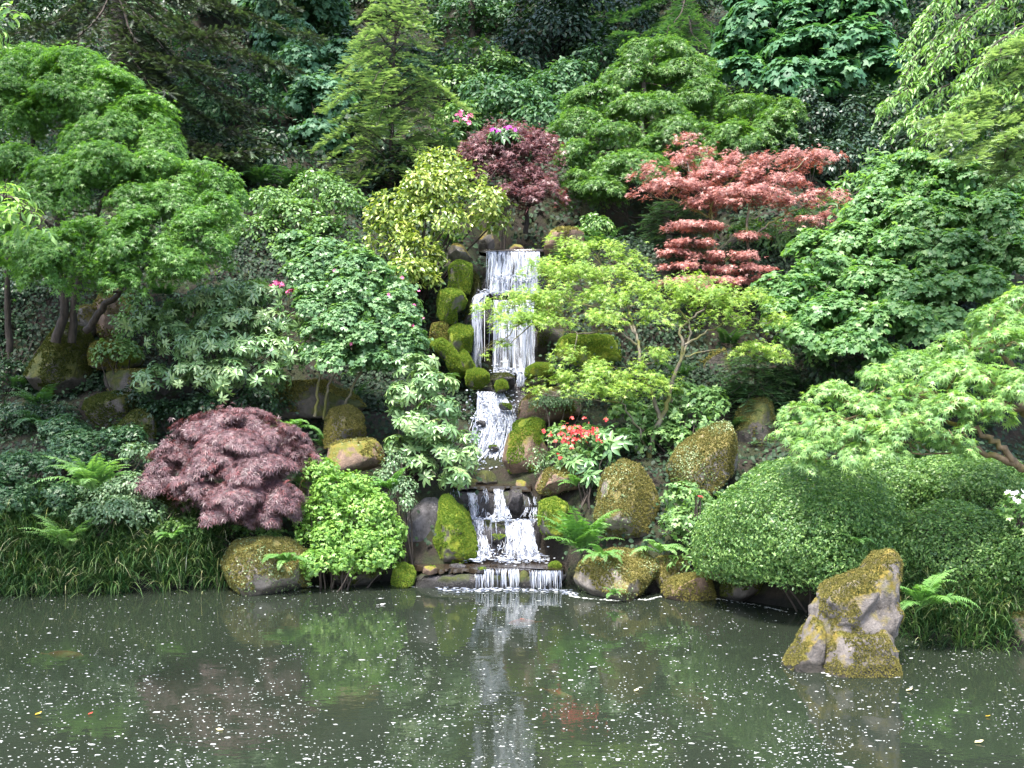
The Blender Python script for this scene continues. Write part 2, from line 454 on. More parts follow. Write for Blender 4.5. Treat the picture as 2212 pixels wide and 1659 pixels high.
def hit(x, y):
    """terrain point under a photo pixel"""
    for d in np.arange(5, 60, .05):
        p = P(x, y, d)
        if p[2] <= tz(p[0], p[1]): return p
    return P(x, y, 40)

def foot(x, y, d):
    """point of the ground straight below pixel (x, y) at depth d"""
    p = P(x, y, d); p[2] = float(tz(p[0], p[1])) - .03
    return p

# ------------------------------------------------------------------ materials in use
M = {}
M['rock_grey'] = rock_mat("grey stone", (.045, .038, .032), (.25, .22, .20), (.10, .10, .015), (.24, .17, .03), -.12, .8, .45)
M['rock_ochre'] = rock_mat("ochre mossy stone", (.09, .075, .06), (.36, .315, .275), (.085, .09, .022), (.22, .175, .06), .10, .85, .35)
M['rock_brown'] = rock_mat("brown stone", (.09, .06, .045), (.30, .20, .14), (.09, .11, .015), (.22, .17, .03), -.12, .8, .6)
M['rock_green'] = rock_mat("green mossy stone", (.07, .06, .05), (.2, .18, .16), (.05, .11, .008), (.20, .22, .015), .30, .85, .45)
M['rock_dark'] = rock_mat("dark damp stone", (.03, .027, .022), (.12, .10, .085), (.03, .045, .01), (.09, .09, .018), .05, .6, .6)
M['rock_wet'] = rock_mat("wet stone", (.014, .012, .013), (.085, .078, .082), (.02, .03, .006), (.06, .07, .015), -.22, .22, .3, True)
M['rock_slab'] = rock_mat("glistening wet slab", (.03, .028, .03), (.17, .16, .17), (.02, .03, .006), (.06, .07, .015), -.4, .13, .2, True)
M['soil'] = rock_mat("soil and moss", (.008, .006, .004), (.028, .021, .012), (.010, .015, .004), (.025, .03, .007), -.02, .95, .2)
M['moss_green'] = leaf_mat("green moss", [(.04, .10, .006), (.12, .20, .01), (.24, .27, .015)], .8, .2, spec=.1, huevar=.7)
M['moss_ochre'] = leaf_mat("ochre moss", [(.06, .066, .015), (.155, .14, .03), (.28, .245, .06)], .85, .2, (1.2, 1.2, .6), .1, .8)
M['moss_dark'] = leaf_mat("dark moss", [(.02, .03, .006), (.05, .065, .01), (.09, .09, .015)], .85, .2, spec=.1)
M['bark_dark'] = bark_mat("dark bark", (.018, .013, .010), (.06, .045, .035))
M['bark_grey'] = bark_mat("grey bark", (.07, .06, .045), (.20, .17, .13), (.12, .12, .03))
M['bark_moss'] = bark_mat("mossy bark", (.08, .055, .03), (.20, .14, .08), (.13, .11, .02))

M['creep'] = leaf_mat("tiny creeping leaf", [(.05, .10, .03), (.13, .19, .06), (.30, .36, .18)], .45, .2)
# pond: murky green water, a little light passes to the fish, mirror by Fresnel
m, nt, N, L, b = new_mat("pond water")
tc = N.new("ShaderNodeTexCoord")
mp = N.new("ShaderNodeMapping"); mp.inputs["Scale"].default_value = (1.0, 1.6, 1); L.new(tc.outputs["Object"], mp.inputs[0])
nz = N.new("ShaderNodeTexNoise"); nz.inputs["Scale"].default_value = 5.5; nz.inputs["Detail"].default_value = 3; L.new(mp.outputs[0], nz.inputs["Vector"])
bp = N.new("ShaderNodeBump"); bp.inputs["Strength"].default_value = .07; bp.inputs["Distance"].default_value = .02; L.new(nz.outputs[0], bp.inputs["Height"])
df = N.new("ShaderNodeBsdfDiffuse"); df.inputs[0].default_value = (.029, .039, .026, 1)
tp = N.new("ShaderNodeBsdfTransparent"); tp.inputs[0].default_value = (.62, .70, .50, 1)
m1 = N.new("ShaderNodeMixShader"); m1.inputs[0].default_value = .38; L.new(df.outputs[0], m1.inputs[1]); L.new(tp.outputs[0], m1.inputs[2])
gl = N.new("ShaderNodeBsdfGlossy"); gl.inputs["Roughness"].default_value = .025; L.new(bp.outputs[0], gl.inputs["Normal"])
fr = N.new("ShaderNodeFresnel"); fr.inputs[0].default_value = 1.62; L.new(bp.outputs[0], fr.inputs["Normal"])
m2 = N.new("ShaderNodeMixShader"); L.new(fr.outputs[0], m2.inputs[0]); L.new(m1.outputs[0], m2.inputs[1]); L.new(gl.outputs[0], m2.inputs[2])
L.new(m2.outputs[0], N["Material Output"].inputs[0]); M['pond'] = m

# thin running water over brown stone
m, nt, N, L, b = new_mat("shallow stream water")
b.inputs["Base Color"].default_value = (.035, .026, .018, 1); b.inputs["Roughness"].default_value = .10
tc = N.new("ShaderNodeTexCoord"); nz = N.new("ShaderNodeTexNoise"); nz.inputs["Scale"].default_value = 14; nz.inputs["Detail"].default_value = 3
L.new(tc.outputs["Object"], nz.inputs["Vector"])
bp = N.new("ShaderNodeBump"); bp.inputs["Strength"].default_value = .35; bp.inputs["Distance"].default_value = .02; L.new(nz.outputs[0], bp.inputs["Height"]); L.new(bp.outputs[0], b.inputs["Normal"])
M['stream'] = m

def plain(name, c, rough=.5, transl=0.0, spec=.5):
    m, nt, N, L, b = new_mat(name)
    b.inputs["Base Color"].default_value = (*c, 1); b.inputs["Roughness"].default_value = rough; b.inputs["Specular IOR Level"].default_value = spec
    if transl:
        tr = N.new("ShaderNodeBsdfTranslucent"); tr.inputs[0].default_value = (*c, 1)
        ms = N.new("ShaderNodeMixShader"); ms.inputs[0].default_value = transl
        L.new(b.outputs[0], ms.inputs[1]); L.new(tr.outputs[0], ms.inputs[2]); L.new(ms.outputs[0], N["Material Output"].inputs[0])
    return m
M['white_water'] = leaf_mat("white falling water", [(.16, .18, .24), (.34, .38, .48), (.66, .70, .80), (.88, .89, .92)], .25, .25, (1, 1, 1), .6, .1, 0, 1)
nt = M['white_water'].node_tree; _o = nt.nodes["Material Output"]; _s = _o.inputs[0].links[0].from_socket
_t = nt.nodes.new("ShaderNodeBsdfTransparent"); _m = nt.nodes.new("ShaderNodeMixShader"); _m.inputs[0].default_value = .32
nt.links.new(_s, _m.inputs[1]); nt.links.new(_t.outputs[0], _m.inputs[2]); nt.links.new(_m.outputs[0], _o.inputs[0])      # thin water lets some of the rock show
M['foam'] = leaf_mat("foam", [(.32, .34, .32), (.55, .57, .55), (.82, .82, .81)], .5, .15, (1, 1, 1), .4, .1, 0, 1)

# ------------------------------------------------------------------ setting: ground, pond
def grid_mesh(xs, ys, zf, name, mat, kind):
    X, Y = np.meshgrid(xs, ys)
    mb = MB()
    nx, ny = len(xs), len(ys)
    i = np.arange(ny - 1)[:, None] * nx; j = np.arange(nx - 1)[None]
    q = np.stack((i + j, i + j + 1, i + nx + j + 1, i + nx + j), -1).reshape(-1, 4)
    mb.add(np.stack((X, Y, zf(X, Y)), -1).reshape(-1, 3), q)
    o = mb.build(name, mat, None, True); tag(o, kind=kind); return o
g = grid_mesh(np.concatenate((np.arange(-40, -14, 2), np.arange(-14, 14, .14), np.arange(14, 41, 2))),
              np.concatenate((np.arange(-30, 3.2, 2.5), np.arange(3.2, 22, .14), np.arange(22, 70, .6))),
              lambda X, Y: tz(X, Y) + .04 * np.sin(X * 9.1 + Y * 3) * np.sin(Y * 8.3 - X * 2), "ground", M['soil'], 'structure')
tag(g, "dark leaf-littered soil of the steep wooded hillside", "ground")
w = grid_mesh(np.linspace(-24, 24, 40), np.linspace(3.0, 12.6, 12), lambda X, Y: X * 0, "pond", M['pond'], 'structure')
tag(w, "dark green garden pond reflecting the planted bank", "pond")

# ------------------------------------------------------------------ rocks
_bm = bmesh.new(); bmesh.ops.create_icosphere(_bm, subdivisions=5, radius=1)
ICO5 = np.array([v.co[:] for v in _bm.verts]), np.array([[v.index for v in f.verts] for f in _bm.faces]); _bm.free()
_bm = bmesh.new(); bmesh.ops.create_icosphere(_bm, subdivisions=4, radius=1)
ICO4 = np.array([v.co[:] for v in _bm.verts]), np.array([[v.index for v in f.verts] for f in _bm.faces]); _bm.free()
_bm = bmesh.new(); bmesh.ops.create_icosphere(_bm, subdivisions=1, radius=1)
ICO1 = np.array([v.co[:] for v in _bm.verts]), np.array([[v.index for v in f.verts] for f in _bm.faces]); _bm.free()

def radial(poly):
    poly = np.asarray(poly, float)
    x, y = poly[:, 0], poly[:, 1]; x2, y2 = np.roll(x, -1), np.roll(y, -1)
    cr = x * y2 - x2 * y; A = cr.sum() / 2
    cx, cy = ((x + x2) * cr).sum() / (6 * A), ((y + y2) * cr).sum() / (6 * A)
    th = np.linspace(-math.pi, math.pi, 181); rr = np.zeros(181)
    for i, t in enumerate(th):
        dx, dy = math.cos(t), -math.sin(t)
        best = .3
        for ax, ay, bx, by in zip(x, y, x2, y2):
            ex, ey = bx - ax, by - ay; det = dx * (-ey) + ex * dy
            if abs(det) < 1e-9: continue
            px, py = ax - cx, ay - cy
            s = (px * (-ey) + ex * py) / det; u = (dx * py - dy * px) / det
            if s > 0 and -1e-6 <= u <= 1 + 1e-6: best = max(best, s)
        rr[i] = best
    k = np.array([.25, .5, .25]); rr = np.convolve(np.concatenate((rr[-3:-1], rr, rr[1:3])), k, 'same')[2:-2]
    return cx, cy, th, rr

def lump(mb, poly, d, dep, rough=.05, big=False, seed=0, box=.7, sink=0.0, cuts=11, fc=(.62, .92)):
    v, f = ICO5 if big else ICO4
    cx, cy, th, rr = radial(poly)
    rho = np.hypot(v[:, 0], v[:, 2]); t = np.arctan2(v[:, 2], v[:, 0])
    Rm = np.interp(t, th, rr) * rho ** box * d / F
    y = np.sign(v[:, 1]) * np.abs(v[:, 1]) ** .85 * dep
    c = P(cx, cy, d)
    p = np.stack((np.cos(t) * Rm, y, np.sin(t) * Rm), 1)
    size = max(rr.mean() * d / F, .05)
    dirn = nrm(p + 1e-6)
    fr = 1.6 / size
    disp = np.empty(len(p))
    so = Vector((seed * 3.7, seed * 1.3, seed * 7.1))
    for i, q in enumerate(p):
        qv = Vector(q) * fr + so
        vd = mnoise.voronoi(qv * .9)[0]
        disp[i] = mnoise.noise(qv * .8) * .9 + (vd[1] - vd[0] - .4) * .9 + mnoise.noise(qv * 2.6) * .45 + mnoise.noise(qv * 6) * .30 + mnoise.noise(qv * 14) * .2
    p = p + dirn * (disp * rough * size)[:, None]
    rg = np.random.default_rng(seed + 3)                       # broken faces: flatten the lump against random planes
    for _ in range(cuts):
        nn = rg.normal(size=3); nn[1] = -abs(nn[1]) - .25; nn /= np.linalg.norm(nn)
        h = p @ nn; top = h.max() * rg.uniform(*fc)
        p = p - nn * (np.maximum(0, h - top) * .9)[:, None]
    p = p + c
    if sink: p[:, 2] -= sink
    mb.add(p, f, (seed * .37) % 1)
    return p, f

def boulder(label, polys, d, dep, mat='rock_grey', moss=None, msize=.022, mcov=.8, mz=.15, rough=.06, big=False, name='boulder', cat='boulder', group=None, box=.62, mth=0.0, cuts=14, creep=0):
    """polys: list of outlines in photo pixels (one rock mesh); a moss coat of tufts grows as a part on its upper faces"""
    if not isinstance(polys[0][0], (tuple, list)): polys = [polys]
    mb = MB(); allp = []
    sd = (abs(hash(label)) % 97) if False else (sum(map(ord, label)) % 97)
    for i, po in enumerate(polys):
        dd = d[i] if isinstance(d, (list, tuple)) else d
        de = dep[i] if isinstance(dep, (list, tuple)) else dep
        allp.append(lump(mb, po, dd, de, rough * (1.9 if mat == 'rock_green' else 1), big, sd + i * 5, box, 0, 4 if mat == 'rock_green' else cuts, (.62, .92) if cuts < 11 or mat == 'rock_green' else (.5, .84)))
    d0 = d[0] if isinstance(d, (list, tuple)) else d
    mid = np.mean(polys[0], axis=0); base = P(mid[0], max(q[1] for q in polys[0]), d0)
    root = thing(name, label, cat, base, group)
    mb.build('stone', M[mat], root, True)
    if moss:
        tm = MB()
        for p, f in allp:
            a, b_, c_ = p[f[:, 0]], p[f[:, 1]], p[f[:, 2]]
            nn = np.cross(b_ - a, c_ - a); ar = np.linalg.norm(nn, axis=1) / 2; nn = nrm(nn)
            cen = (a + b_ + c_) / 3
            nv = np.array([mnoise.noise(Vector(q) * 3.1 + Vector((sd, 0, 0))) + .5 * mnoise.noise(Vector(q) * 9) for q in cen])
            ok = (nn[:, 2] * .5 + nv > mz + mth) & (nn[:, 1] < .4)
            wt = ar * ok
            if wt.sum() <= 0: continue
            n = int(min(mcov * wt.sum() / (msize * msize * .35), 26000))
            k = R.choice(len(f), n, p=wt / wt.sum())
            u, w_ = R.random((n, 1)), R.random((n, 1)); fl = u + w_ > 1; u = np.where(fl, 1 - u, u); w_ = np.where(fl, 1 - w_, w_)
            pos = a[k] + u * (b_[k] - a[k]) + w_ * (c_[k] - a[k])
            scatter(tm, T_TUFT, pos, nn[k] + R.normal(size=(n, 3)) * .45 + UP * .2, rand_dir(n), msize * R.uniform(.6, 1.5, n), np.clip(R.normal(.5, .25, n), 0, 1))
        if tm.n: tm.build('moss', M[moss], root)
    if creep:                                                   # tiny-leaved creeper clinging to the stone
        tm = MB()
        for p, f in allp:
            a, b_, c_ = p[f[:, 0]], p[f[:, 1]], p[f[:, 2]]
            nn = np.cross(b_ - a, c_ - a); ar = np.linalg.norm(nn, axis=1) / 2; nn = nrm(nn); cen = (a + b_ + c_) / 3
            nv = np.array([mnoise.noise(Vector(q) * 2.3 + Vector((sd + 9, 0, 0))) + .6 * mnoise.noise(Vector(q) * 7) for q in cen])
            wt = ar * np.clip(nv + .25, 0, 1) * (nn[:, 1] < .3)
            k = R.choice(len(f), creep, p=wt / wt.sum())
            scatter(tm, T_LEAF, cen[k] + nn[k] * .008 + R.normal(size=(creep, 3)) * .012, nn[k] + R.normal(size=(creep, 3)) * .4, rand_dir(creep), R.uniform(.016, .032, creep), R.random(creep))
        tm.build('creeper', M['creep'], root)
    return root

def z2(pts): return [(819.3 + a * .2083, 972.9 + b_ * .2083) for a, b_ in pts]      # enlarged views of the photo -> photo pixels
def z1(pts): return [(921.7 + a * .2264, 477.9 + b_ * .2264) for a, b_ in pts]
def z3(pts): return [(1672.7 + a * .1955, 1160.6 + b_ * .1955) for a, b_ in pts]
def ov(x0, y0, x1, y1, k=.12, n=16):
    """rounded-box outline"""
    cx, cy, rx, ry = (x0 + x1) / 2, (y0 + y1) / 2, (x1 - x0) / 2, (y1 - y0) / 2
    o = []
    for i in range(n):
        t = 2 * math.pi * i / n; c, s = math.cos(t), math.sin(t)
        o.append((cx + rx * math.copysign(abs(c) ** (1 - 3 * k), c), cy + ry * math.copysign(abs(s) ** (1 - 3 * k), s)))
    return o

# island rock in the pond
boulder("tall leaning grey rock with ochre moss standing in the pond", [
    z3([(470, 1600), (500, 1200), (620, 1030), (900, 990), (1270, 955), (1300, 1100), (1325, 1350), (1340, 1590)]),
    z3([(150, 1500), (330, 1050), (450, 850), (490, 640), (620, 530), (960, 390), (1060, 260), (1140, 160), (1240, 130), (1320, 165), (1380, 240), (1400, 540), (1370, 800), (1300, 960), (1290, 1100), (1320, 1350), (1330, 1560), (850, 1600)]),
    z3([(470, 800), (485, 640), (600, 520), (760, 430), (960, 372), (1080, 420), (1180, 600), (1130, 800), (1000, 960), (700, 1000), (560, 960)]),
    z3([(110, 1420), (320, 1060), (450, 840), (560, 960), (600, 1080), (520, 1300), (500, 1600), (220, 1580)])],
    [8.16, 8.30, 8.24, 8.23], [.27, .25, .215, .20], 'rock_grey', 'moss_ochre', .012, .8, .20, .15, True, box=.5, cuts=2)

# pond-edge and right-bank rocks
boulder("wide mossy rock at the pond edge right of the lowest fall", [[(1216, 1300), (1225, 1255), (1250, 1220), (1290, 1195), (1340, 1185), (1400, 1190), (1432, 1205), (1437, 1250), (1425, 1310), (1300, 1318)]], 11.12, .46, 'rock_ochre', 'moss_ochre', .022, .8, .0, .08, True, creep=1100, box=.5)
boulder("low flat mossy stone in the water beside the wide mossy rock", [ov(1428, 1242, 1560, 1312)], 10.98, .32, 'rock_brown', 'moss_ochre', .02, .8, .1)
boulder("small mossy rock between wide rock and flat stone", [ov(1405, 1205, 1500, 1290)], 11.35, .3, 'rock_ochre', 'moss_ochre', .02, .9, .0, creep=500)
boulder("reddish brown rock wedged beside the clipped azalea mound", [ov(1512, 1178, 1580, 1262)], 11.05, .24, 'rock_brown', 'moss_ochre', .02, .6, .1)
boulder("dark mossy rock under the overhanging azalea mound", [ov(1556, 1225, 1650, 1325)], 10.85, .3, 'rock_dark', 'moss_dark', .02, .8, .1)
boulder("large rounded boulder covered in ochre moss and tiny leaves", [[(1278, 1185), (1276, 1110), (1285, 1040), (1310, 1010), (1345, 990), (1390, 1000), (1425, 1030), (1440, 1090), (1430, 1140), (1405, 1185), (1340, 1205)]], 11.9, .38, 'rock_ochre', 'moss_ochre', .02, .75, -.25, .08, True, creep=900, box=.5)
boulder("tall pointed boulder dotted with creeping leaves behind the rounded one", [[(1440, 1020), (1462, 970), (1490, 925), (1520, 895), (1545, 888), (1575, 905), (1590, 945), (1612, 1000), (1600, 1060), (1530, 1085), (1450, 1075)]], 12.6, .42, 'rock_ochre', 'moss_ochre', .02, .7, -.25, .07, True, creep=2600, box=.5)
boulder("dark-bellied rock with mossy top above the fern", [z2([(1520, 480), (1530, 330), (1600, 240), (1760, 180), (2000, 190), (2140, 240), (2150, 400), (1900, 430), (1800, 520), (1600, 545)])], 12.75, .36, 'rock_brown', 'moss_ochre', .022, .8, .15, .08, creep=250)
boulder("mossy rock edging the right side of the lower cascade", [z2([(1650, 560), (1720, 510), (1830, 470), (1950, 560), (1960, 800), (1900, 900), (1780, 960), (1690, 940), (1650, 700)])], 12.35, .3, 'rock_green', 'moss_green', .02, .9, -.05)
boulder("tall rock with bright moss cap beside the middle cascade", [[(1072, 1030), (1078, 960), (1095, 935), (1130, 922), (1165, 930), (1190, 960), (1185, 1010), (1160, 1040), (1110, 1045)]], 13.55, .35, 'rock_brown', 'moss_green', .02, .9, .2)
boulder("mossy outcrop with brown weathered face right of the cascade", [[(1118, 920), (1122, 870), (1150, 845), (1200, 838), (1250, 850), (1280, 870), (1270, 900), (1220, 905), (1180, 925), (1140, 945)]], 14.3, .45, 'rock_brown', 'moss_ochre', .022, .7, .15, creep=400)
boulder("green mossy rock below the brown outcrop", [ov(1108, 905, 1180, 950)], 13.95, .25, 'rock_green', 'moss_green', .02, .9, 0)
boulder("small moss cushion rock at right foot of the upper fall", [z1([(945, 1480), (950, 1400), (1050, 1350), (1180, 1360), (1215, 1420), (1190, 1480), (1050, 1500)])], 15.25, .2, 'rock_green', 'moss_green', .018, 1.0, -.3)
boulder("dark wet rock under the moss cushion by the upper fall", [z1([(930, 1580), (935, 1480), (1050, 1440), (1190, 1460), (1210, 1560), (1100, 1620)])], 15.2, .25, 'rock_dark', 'moss_dark', .018, .6, .2)
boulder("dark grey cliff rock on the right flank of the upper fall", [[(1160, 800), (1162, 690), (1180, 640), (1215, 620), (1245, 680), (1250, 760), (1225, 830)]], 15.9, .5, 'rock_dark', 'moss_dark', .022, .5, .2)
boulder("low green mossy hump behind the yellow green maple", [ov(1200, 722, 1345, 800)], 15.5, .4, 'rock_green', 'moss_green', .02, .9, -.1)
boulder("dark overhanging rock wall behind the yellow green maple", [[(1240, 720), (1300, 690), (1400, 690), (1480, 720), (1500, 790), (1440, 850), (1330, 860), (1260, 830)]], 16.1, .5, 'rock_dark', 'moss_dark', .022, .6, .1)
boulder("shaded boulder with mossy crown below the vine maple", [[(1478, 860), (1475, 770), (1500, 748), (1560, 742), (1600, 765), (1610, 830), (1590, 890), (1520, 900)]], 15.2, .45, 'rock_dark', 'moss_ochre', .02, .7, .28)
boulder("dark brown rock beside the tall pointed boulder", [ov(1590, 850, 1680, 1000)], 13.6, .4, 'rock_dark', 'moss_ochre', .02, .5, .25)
boulder("small mossy rock at the right edge of the pond", [ov(2172, 1318, 2290, 1420)], 8.9, .3, 'rock_ochre', 'moss_ochre', .018, .9, 0)

# rocks about the falls, left side
boulder("pointed grey stone on top of the mossy column", [z1([(185, 380), (190, 240), (285, 185), (360, 230), (430, 300), (425, 390), (300, 420)])], 16.0, .22, 'rock_grey', 'moss_ochre', .018, .5, .45)
boulder("upright grey slab at the head of the upper fall", [z1([(490, 310), (500, 140), (540, 80), (620, 85), (650, 200), (655, 310)])], 16.6, .2, 'rock_grey')
boulder("small brown stone at the lip of the upper fall", [z1([(780, 320), (785, 245), (850, 205), (905, 215), (945, 290), (930, 330)])], 16.5, .16, 'rock_brown')
boulder("broad rock with ochre moss cap right of the upper fall lip", [z1([(1110, 330), (1120, 200), (1180, 90), (1280, 35), (1420, 55), (1500, 100), (1530, 250), (1500, 340)])], 16.7, .4, 'rock_brown', 'moss_ochre', .02, .9, .35)
boulder("mossy column left of the upper fall", [z1([(215, 700), (220, 520), (215, 390), (330, 370), (430, 390), (440, 500), (420, 640), (410, 700)])], 15.95, .3, 'rock_green', 'moss_green', .02, 1.0, -.3)
boulder("rounded moss dome left of the narrow side fall", [z1([(100, 760), (130, 660), (240, 618), (330, 650), (380, 760), (350, 830), (290, 880), (280, 985), (180, 1000), (110, 900)])], 15.7, .3, 'rock_green', 'moss_green', .02, 1.0, -.4)
boulder("mossy block below the moss dome", [z1([(205, 1230), (210, 1030), (300, 975), (430, 1000), (440, 1120), (420, 1240), (330, 1290)])], 15.6, .3, 'rock_green', 'moss_green', .02, 1.0, -.2)
boulder("small mossy ledge left of the mossy block", [z1([(30, 1100), (60, 980), (190, 960), (215, 1100), (200, 1200), (60, 1180)])], 15.55, .28, 'rock_green', 'moss_ochre', .02, 1.0, -.2)
boulder("sloping moss-covered arch like a fallen log", [z1([(-40, 1120), (20, 1070), (140, 1110), (240, 1180), (320, 1300), (350, 1440), (340, 1540), (250, 1500), (190, 1340), (100, 1240), (-30, 1200)])], 15.3, .25, 'rock_green', 'moss_green', .02, 1.1, -.4, box=.8)
boulder("green mossy slope right of the moss-covered arch", [z1([(280, 1250), (330, 1205), (400, 1270), (450, 1370), (465, 1460), (380, 1480), (320, 1400)])], 15.4, .2, 'rock_green', 'moss_green', .018, 1.0, -.3)
boulder("round moss mound like a green cushion below the narrow side fall", [z1([(370, 1500), (385, 1430), (460, 1400), (550, 1410), (595, 1460), (585, 1530), (540, 1590), (450, 1600), (390, 1570)])], 15.0, .2, 'rock_green', 'moss_green', .016, 1.4, -.6)
boulder("small moss ball in the stream below the upper fall", [z1([(648, 1570), (665, 1525), (720, 1508), (770, 1535), (778, 1590), (740, 1630), (670, 1635)])], 14.8, .12, 'rock_green', 'moss_green', .014, 1.4, -.6)
boulder("grey wet stone parting the stream behind the moss ball", [z1([(600, 1640), (620, 1480), (680, 1435), (780, 1432), (845, 1490), (855, 1600), (800, 1650)])], 15.1, .22, 'rock_wet', 'moss_dark', .016, .5, .1)
boulder("dark stone in the pool above the lower cascade", [z2([(1000, 385), (1010, 250), (1070, 205), (1160, 205), (1230, 260), (1235, 380), (1100, 400)])], 13.35, .16, 'rock_dark')
boulder("low black stone left of the dark pool stone", [z2([(830, 385), (880, 310), (960, 285), (1035, 310), (1045, 385), (940, 400)])], 13.3, .15, 'rock_dark')
boulder("reddish stone on the lip of the lower cascade", [z2([(1405, 380), (1420, 310), (1480, 300), (1530, 330), (1525, 395), (1450, 410)])], 13.1, .12, 'rock_brown')
boulder("steep wet grey slab left of the lower cascade", [z2([(205, 800), (215, 690), (300, 550), (420, 465), (620, 465), (660, 600), (640, 1000), (600, 1140), (240, 1140)])], 12.5, .32, 'rock_slab', None, rough=.05, big=True, box=.6)
boulder("bright mossy wedge rock beside the lower cascade", [z2([(600, 470), (740, 470), (880, 650), (975, 790), (1010, 930), (1020, 1120), (880, 1160), (570, 1150), (575, 900), (630, 660)])], 12.35, .3, 'rock_green', 'moss_green', .018, 1.2, -.5, .08, True)
boulder("yellow green mossy stone at the pond edge left of the outlet", [z2([(125, 1400), (140, 1270), (180, 1200), (250, 1172), (340, 1210), (370, 1290), (340, 1400), (220, 1430)])], 11.75, .2, 'rock_green', 'moss_green', .018, 1.2, -.5)
boulder("tiny mossy stone at the right end of the outlet basin", [z2([(1755, 1200), (1790, 1165), (1850, 1160), (1885, 1190), (1870, 1225), (1790, 1230)])], 11.9, .1, 'rock_green', 'moss_green', .014, 1.2, -.4)
boulder("wet dark stone at the right end of the outlet ledge", [z2([(1780, 1300), (1800, 1235), (1880, 1225), (1940, 1260), (1950, 1380), (1900, 1420), (1800, 1350)])], 11.75, .15, 'rock_wet')

# left-bank rocks
boulder("grey boulder with ochre moss beside the purple maple", [[(700, 1010), (702, 965), (715, 942), (760, 938), (815, 945), (838, 965), (840, 1015), (800, 1035), (740, 1035)]], 12.75, .36, 'rock_brown', 'moss_ochre', .022, .7, .22, .06, creep=300, box=.5)
boulder("yellowish mossy boulder behind the grey one", [[(682, 950), (690, 900), (710, 880), (755, 876), (785, 900), (788, 950), (750, 975), (700, 970)]], 13.4, .35, 'rock_ochre', 'moss_ochre', .022, .9, -.1)
boulder("orange brown boulder in shade right of the purple maple", [ov(640, 985, 712, 1120)], 12.5, .3, 'rock_ochre', 'moss_ochre', .02, .5, .2)
boulder("mossy rock at the pond edge under the purple maple", [[(462, 1280), (468, 1210), (490, 1172), (560, 1162), (630, 1170), (675, 1200), (692, 1250), (690, 1290), (560, 1298)]], 11.4, .46, 'rock_ochre', 'moss_ochre', .02, .8, -.05, .07, True, creep=1500, box=.5)
boulder("small dark stone at the waterline under the bright azalea", [ov(690, 1225, 850, 1275)], 11.9, .25, 'rock_dark', 'moss_dark', .02, .6, .1)
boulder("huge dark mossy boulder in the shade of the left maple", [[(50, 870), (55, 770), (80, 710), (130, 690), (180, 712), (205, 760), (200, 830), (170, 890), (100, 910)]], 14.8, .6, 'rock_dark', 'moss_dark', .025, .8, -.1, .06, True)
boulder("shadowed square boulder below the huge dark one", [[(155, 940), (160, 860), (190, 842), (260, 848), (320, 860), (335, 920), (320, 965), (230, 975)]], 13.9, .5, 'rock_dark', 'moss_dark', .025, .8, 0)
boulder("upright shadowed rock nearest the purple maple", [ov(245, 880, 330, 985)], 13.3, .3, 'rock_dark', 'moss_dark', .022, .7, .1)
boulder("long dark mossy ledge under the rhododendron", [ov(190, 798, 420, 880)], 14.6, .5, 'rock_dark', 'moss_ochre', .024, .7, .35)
boulder("mossy shelf rock under the tall flowering shrub", [ov(560, 822, 800, 905)], 14.0, .45, 'rock_dark', 'moss_ochre', .024, .8, .3)
boulder("tawny boulder glimpsed between the trunks of the left maple", [[(190, 720), (185, 640), (215, 600), (265, 595), (300, 630), (300, 700), (260, 760), (210, 770)]], 15.6, .5, 'rock_brown', 'moss_ochre', .024, .5, .2)
boulder("pale stone behind the trunks of the left maple", [ov(140, 655, 205, 735)], 15.4, .35, 'rock_grey', 'moss_ochre', .022, .5, .2)
boulder("yellow mossy mound left of the rhododendron", [ov(200, 735, 300, 800)], 14.9, .4, 'rock_green', 'moss_ochre', .022, 1.0, -.3)
boulder("moss-topped rock under the low azalea on the left bank", [ov(300, 1055, 420, 1145)], 12.1, .3, 'rock_dark', 'moss_dark', .02, .8, 0)

# ------------------------------------------------------------------ falls: rock steps, basins, water
boulder("dark dripping rock face behind the upper fall", [[(1020, 660), (1030, 555), (1050, 540), (1170, 540), (1185, 600), (1180, 670)]], 16.35, .3, 'rock_wet', None, rough=.08, box=.45, name='cliff_rock', cat='cliff rock')
boulder("grey rock face streaked by water in the tall middle fall", [[(1030, 820), (1032, 690), (1040, 645), (1165, 640), (1175, 720), (1172, 820)]], 15.95, .3, 'rock_wet', None, rough=.07, box=.4, name='cliff_rock', cat='cliff rock')
boulder("shadowed recess rock left of the narrow side fall", [[(985, 800), (990, 680), (1010, 570), (1035, 560), (1040, 700), (1030, 810)]], 16.3, .3, 'rock_dark', 'moss_dark', .02, .5, .1, name='cliff_rock', cat='cliff rock')
boulder("broken wet bed of the middle cascade", [[(985, 1040), (1005, 960), (1030, 925), (1090, 925), (1112, 960), (1095, 1040)], [(1015, 960), (1022, 895), (1045, 870), (1110, 872), (1125, 905), (1118, 960)], [(1020, 900), (1030, 845), (1060, 830), (1110, 832), (1140, 850), (1135, 900)]], [14.72, 15.05, 15.4], [.42, .42, .42], 'rock_wet', None, rough=.13, box=.55, name='cliff_rock', cat='cliff rock', cuts=4)
boulder("wet brown upper step of the lower cascade", [z2([(640, 720), (650, 390), (900, 380), (1500, 385), (1620, 450), (1660, 720)])], 13.3, .4, 'rock_wet', None, rough=.06, box=.3, name='rock_step', cat='rock step', cuts=0)
boulder("grey wet lower step of the lower cascade", [z2([(880, 1180), (900, 720), (1100, 715), (1640, 720), (1700, 800), (1710, 1180)])], 12.95, .42, 'rock_wet', None, rough=.06, box=.3, name='rock_step', cat='rock step', cuts=0)
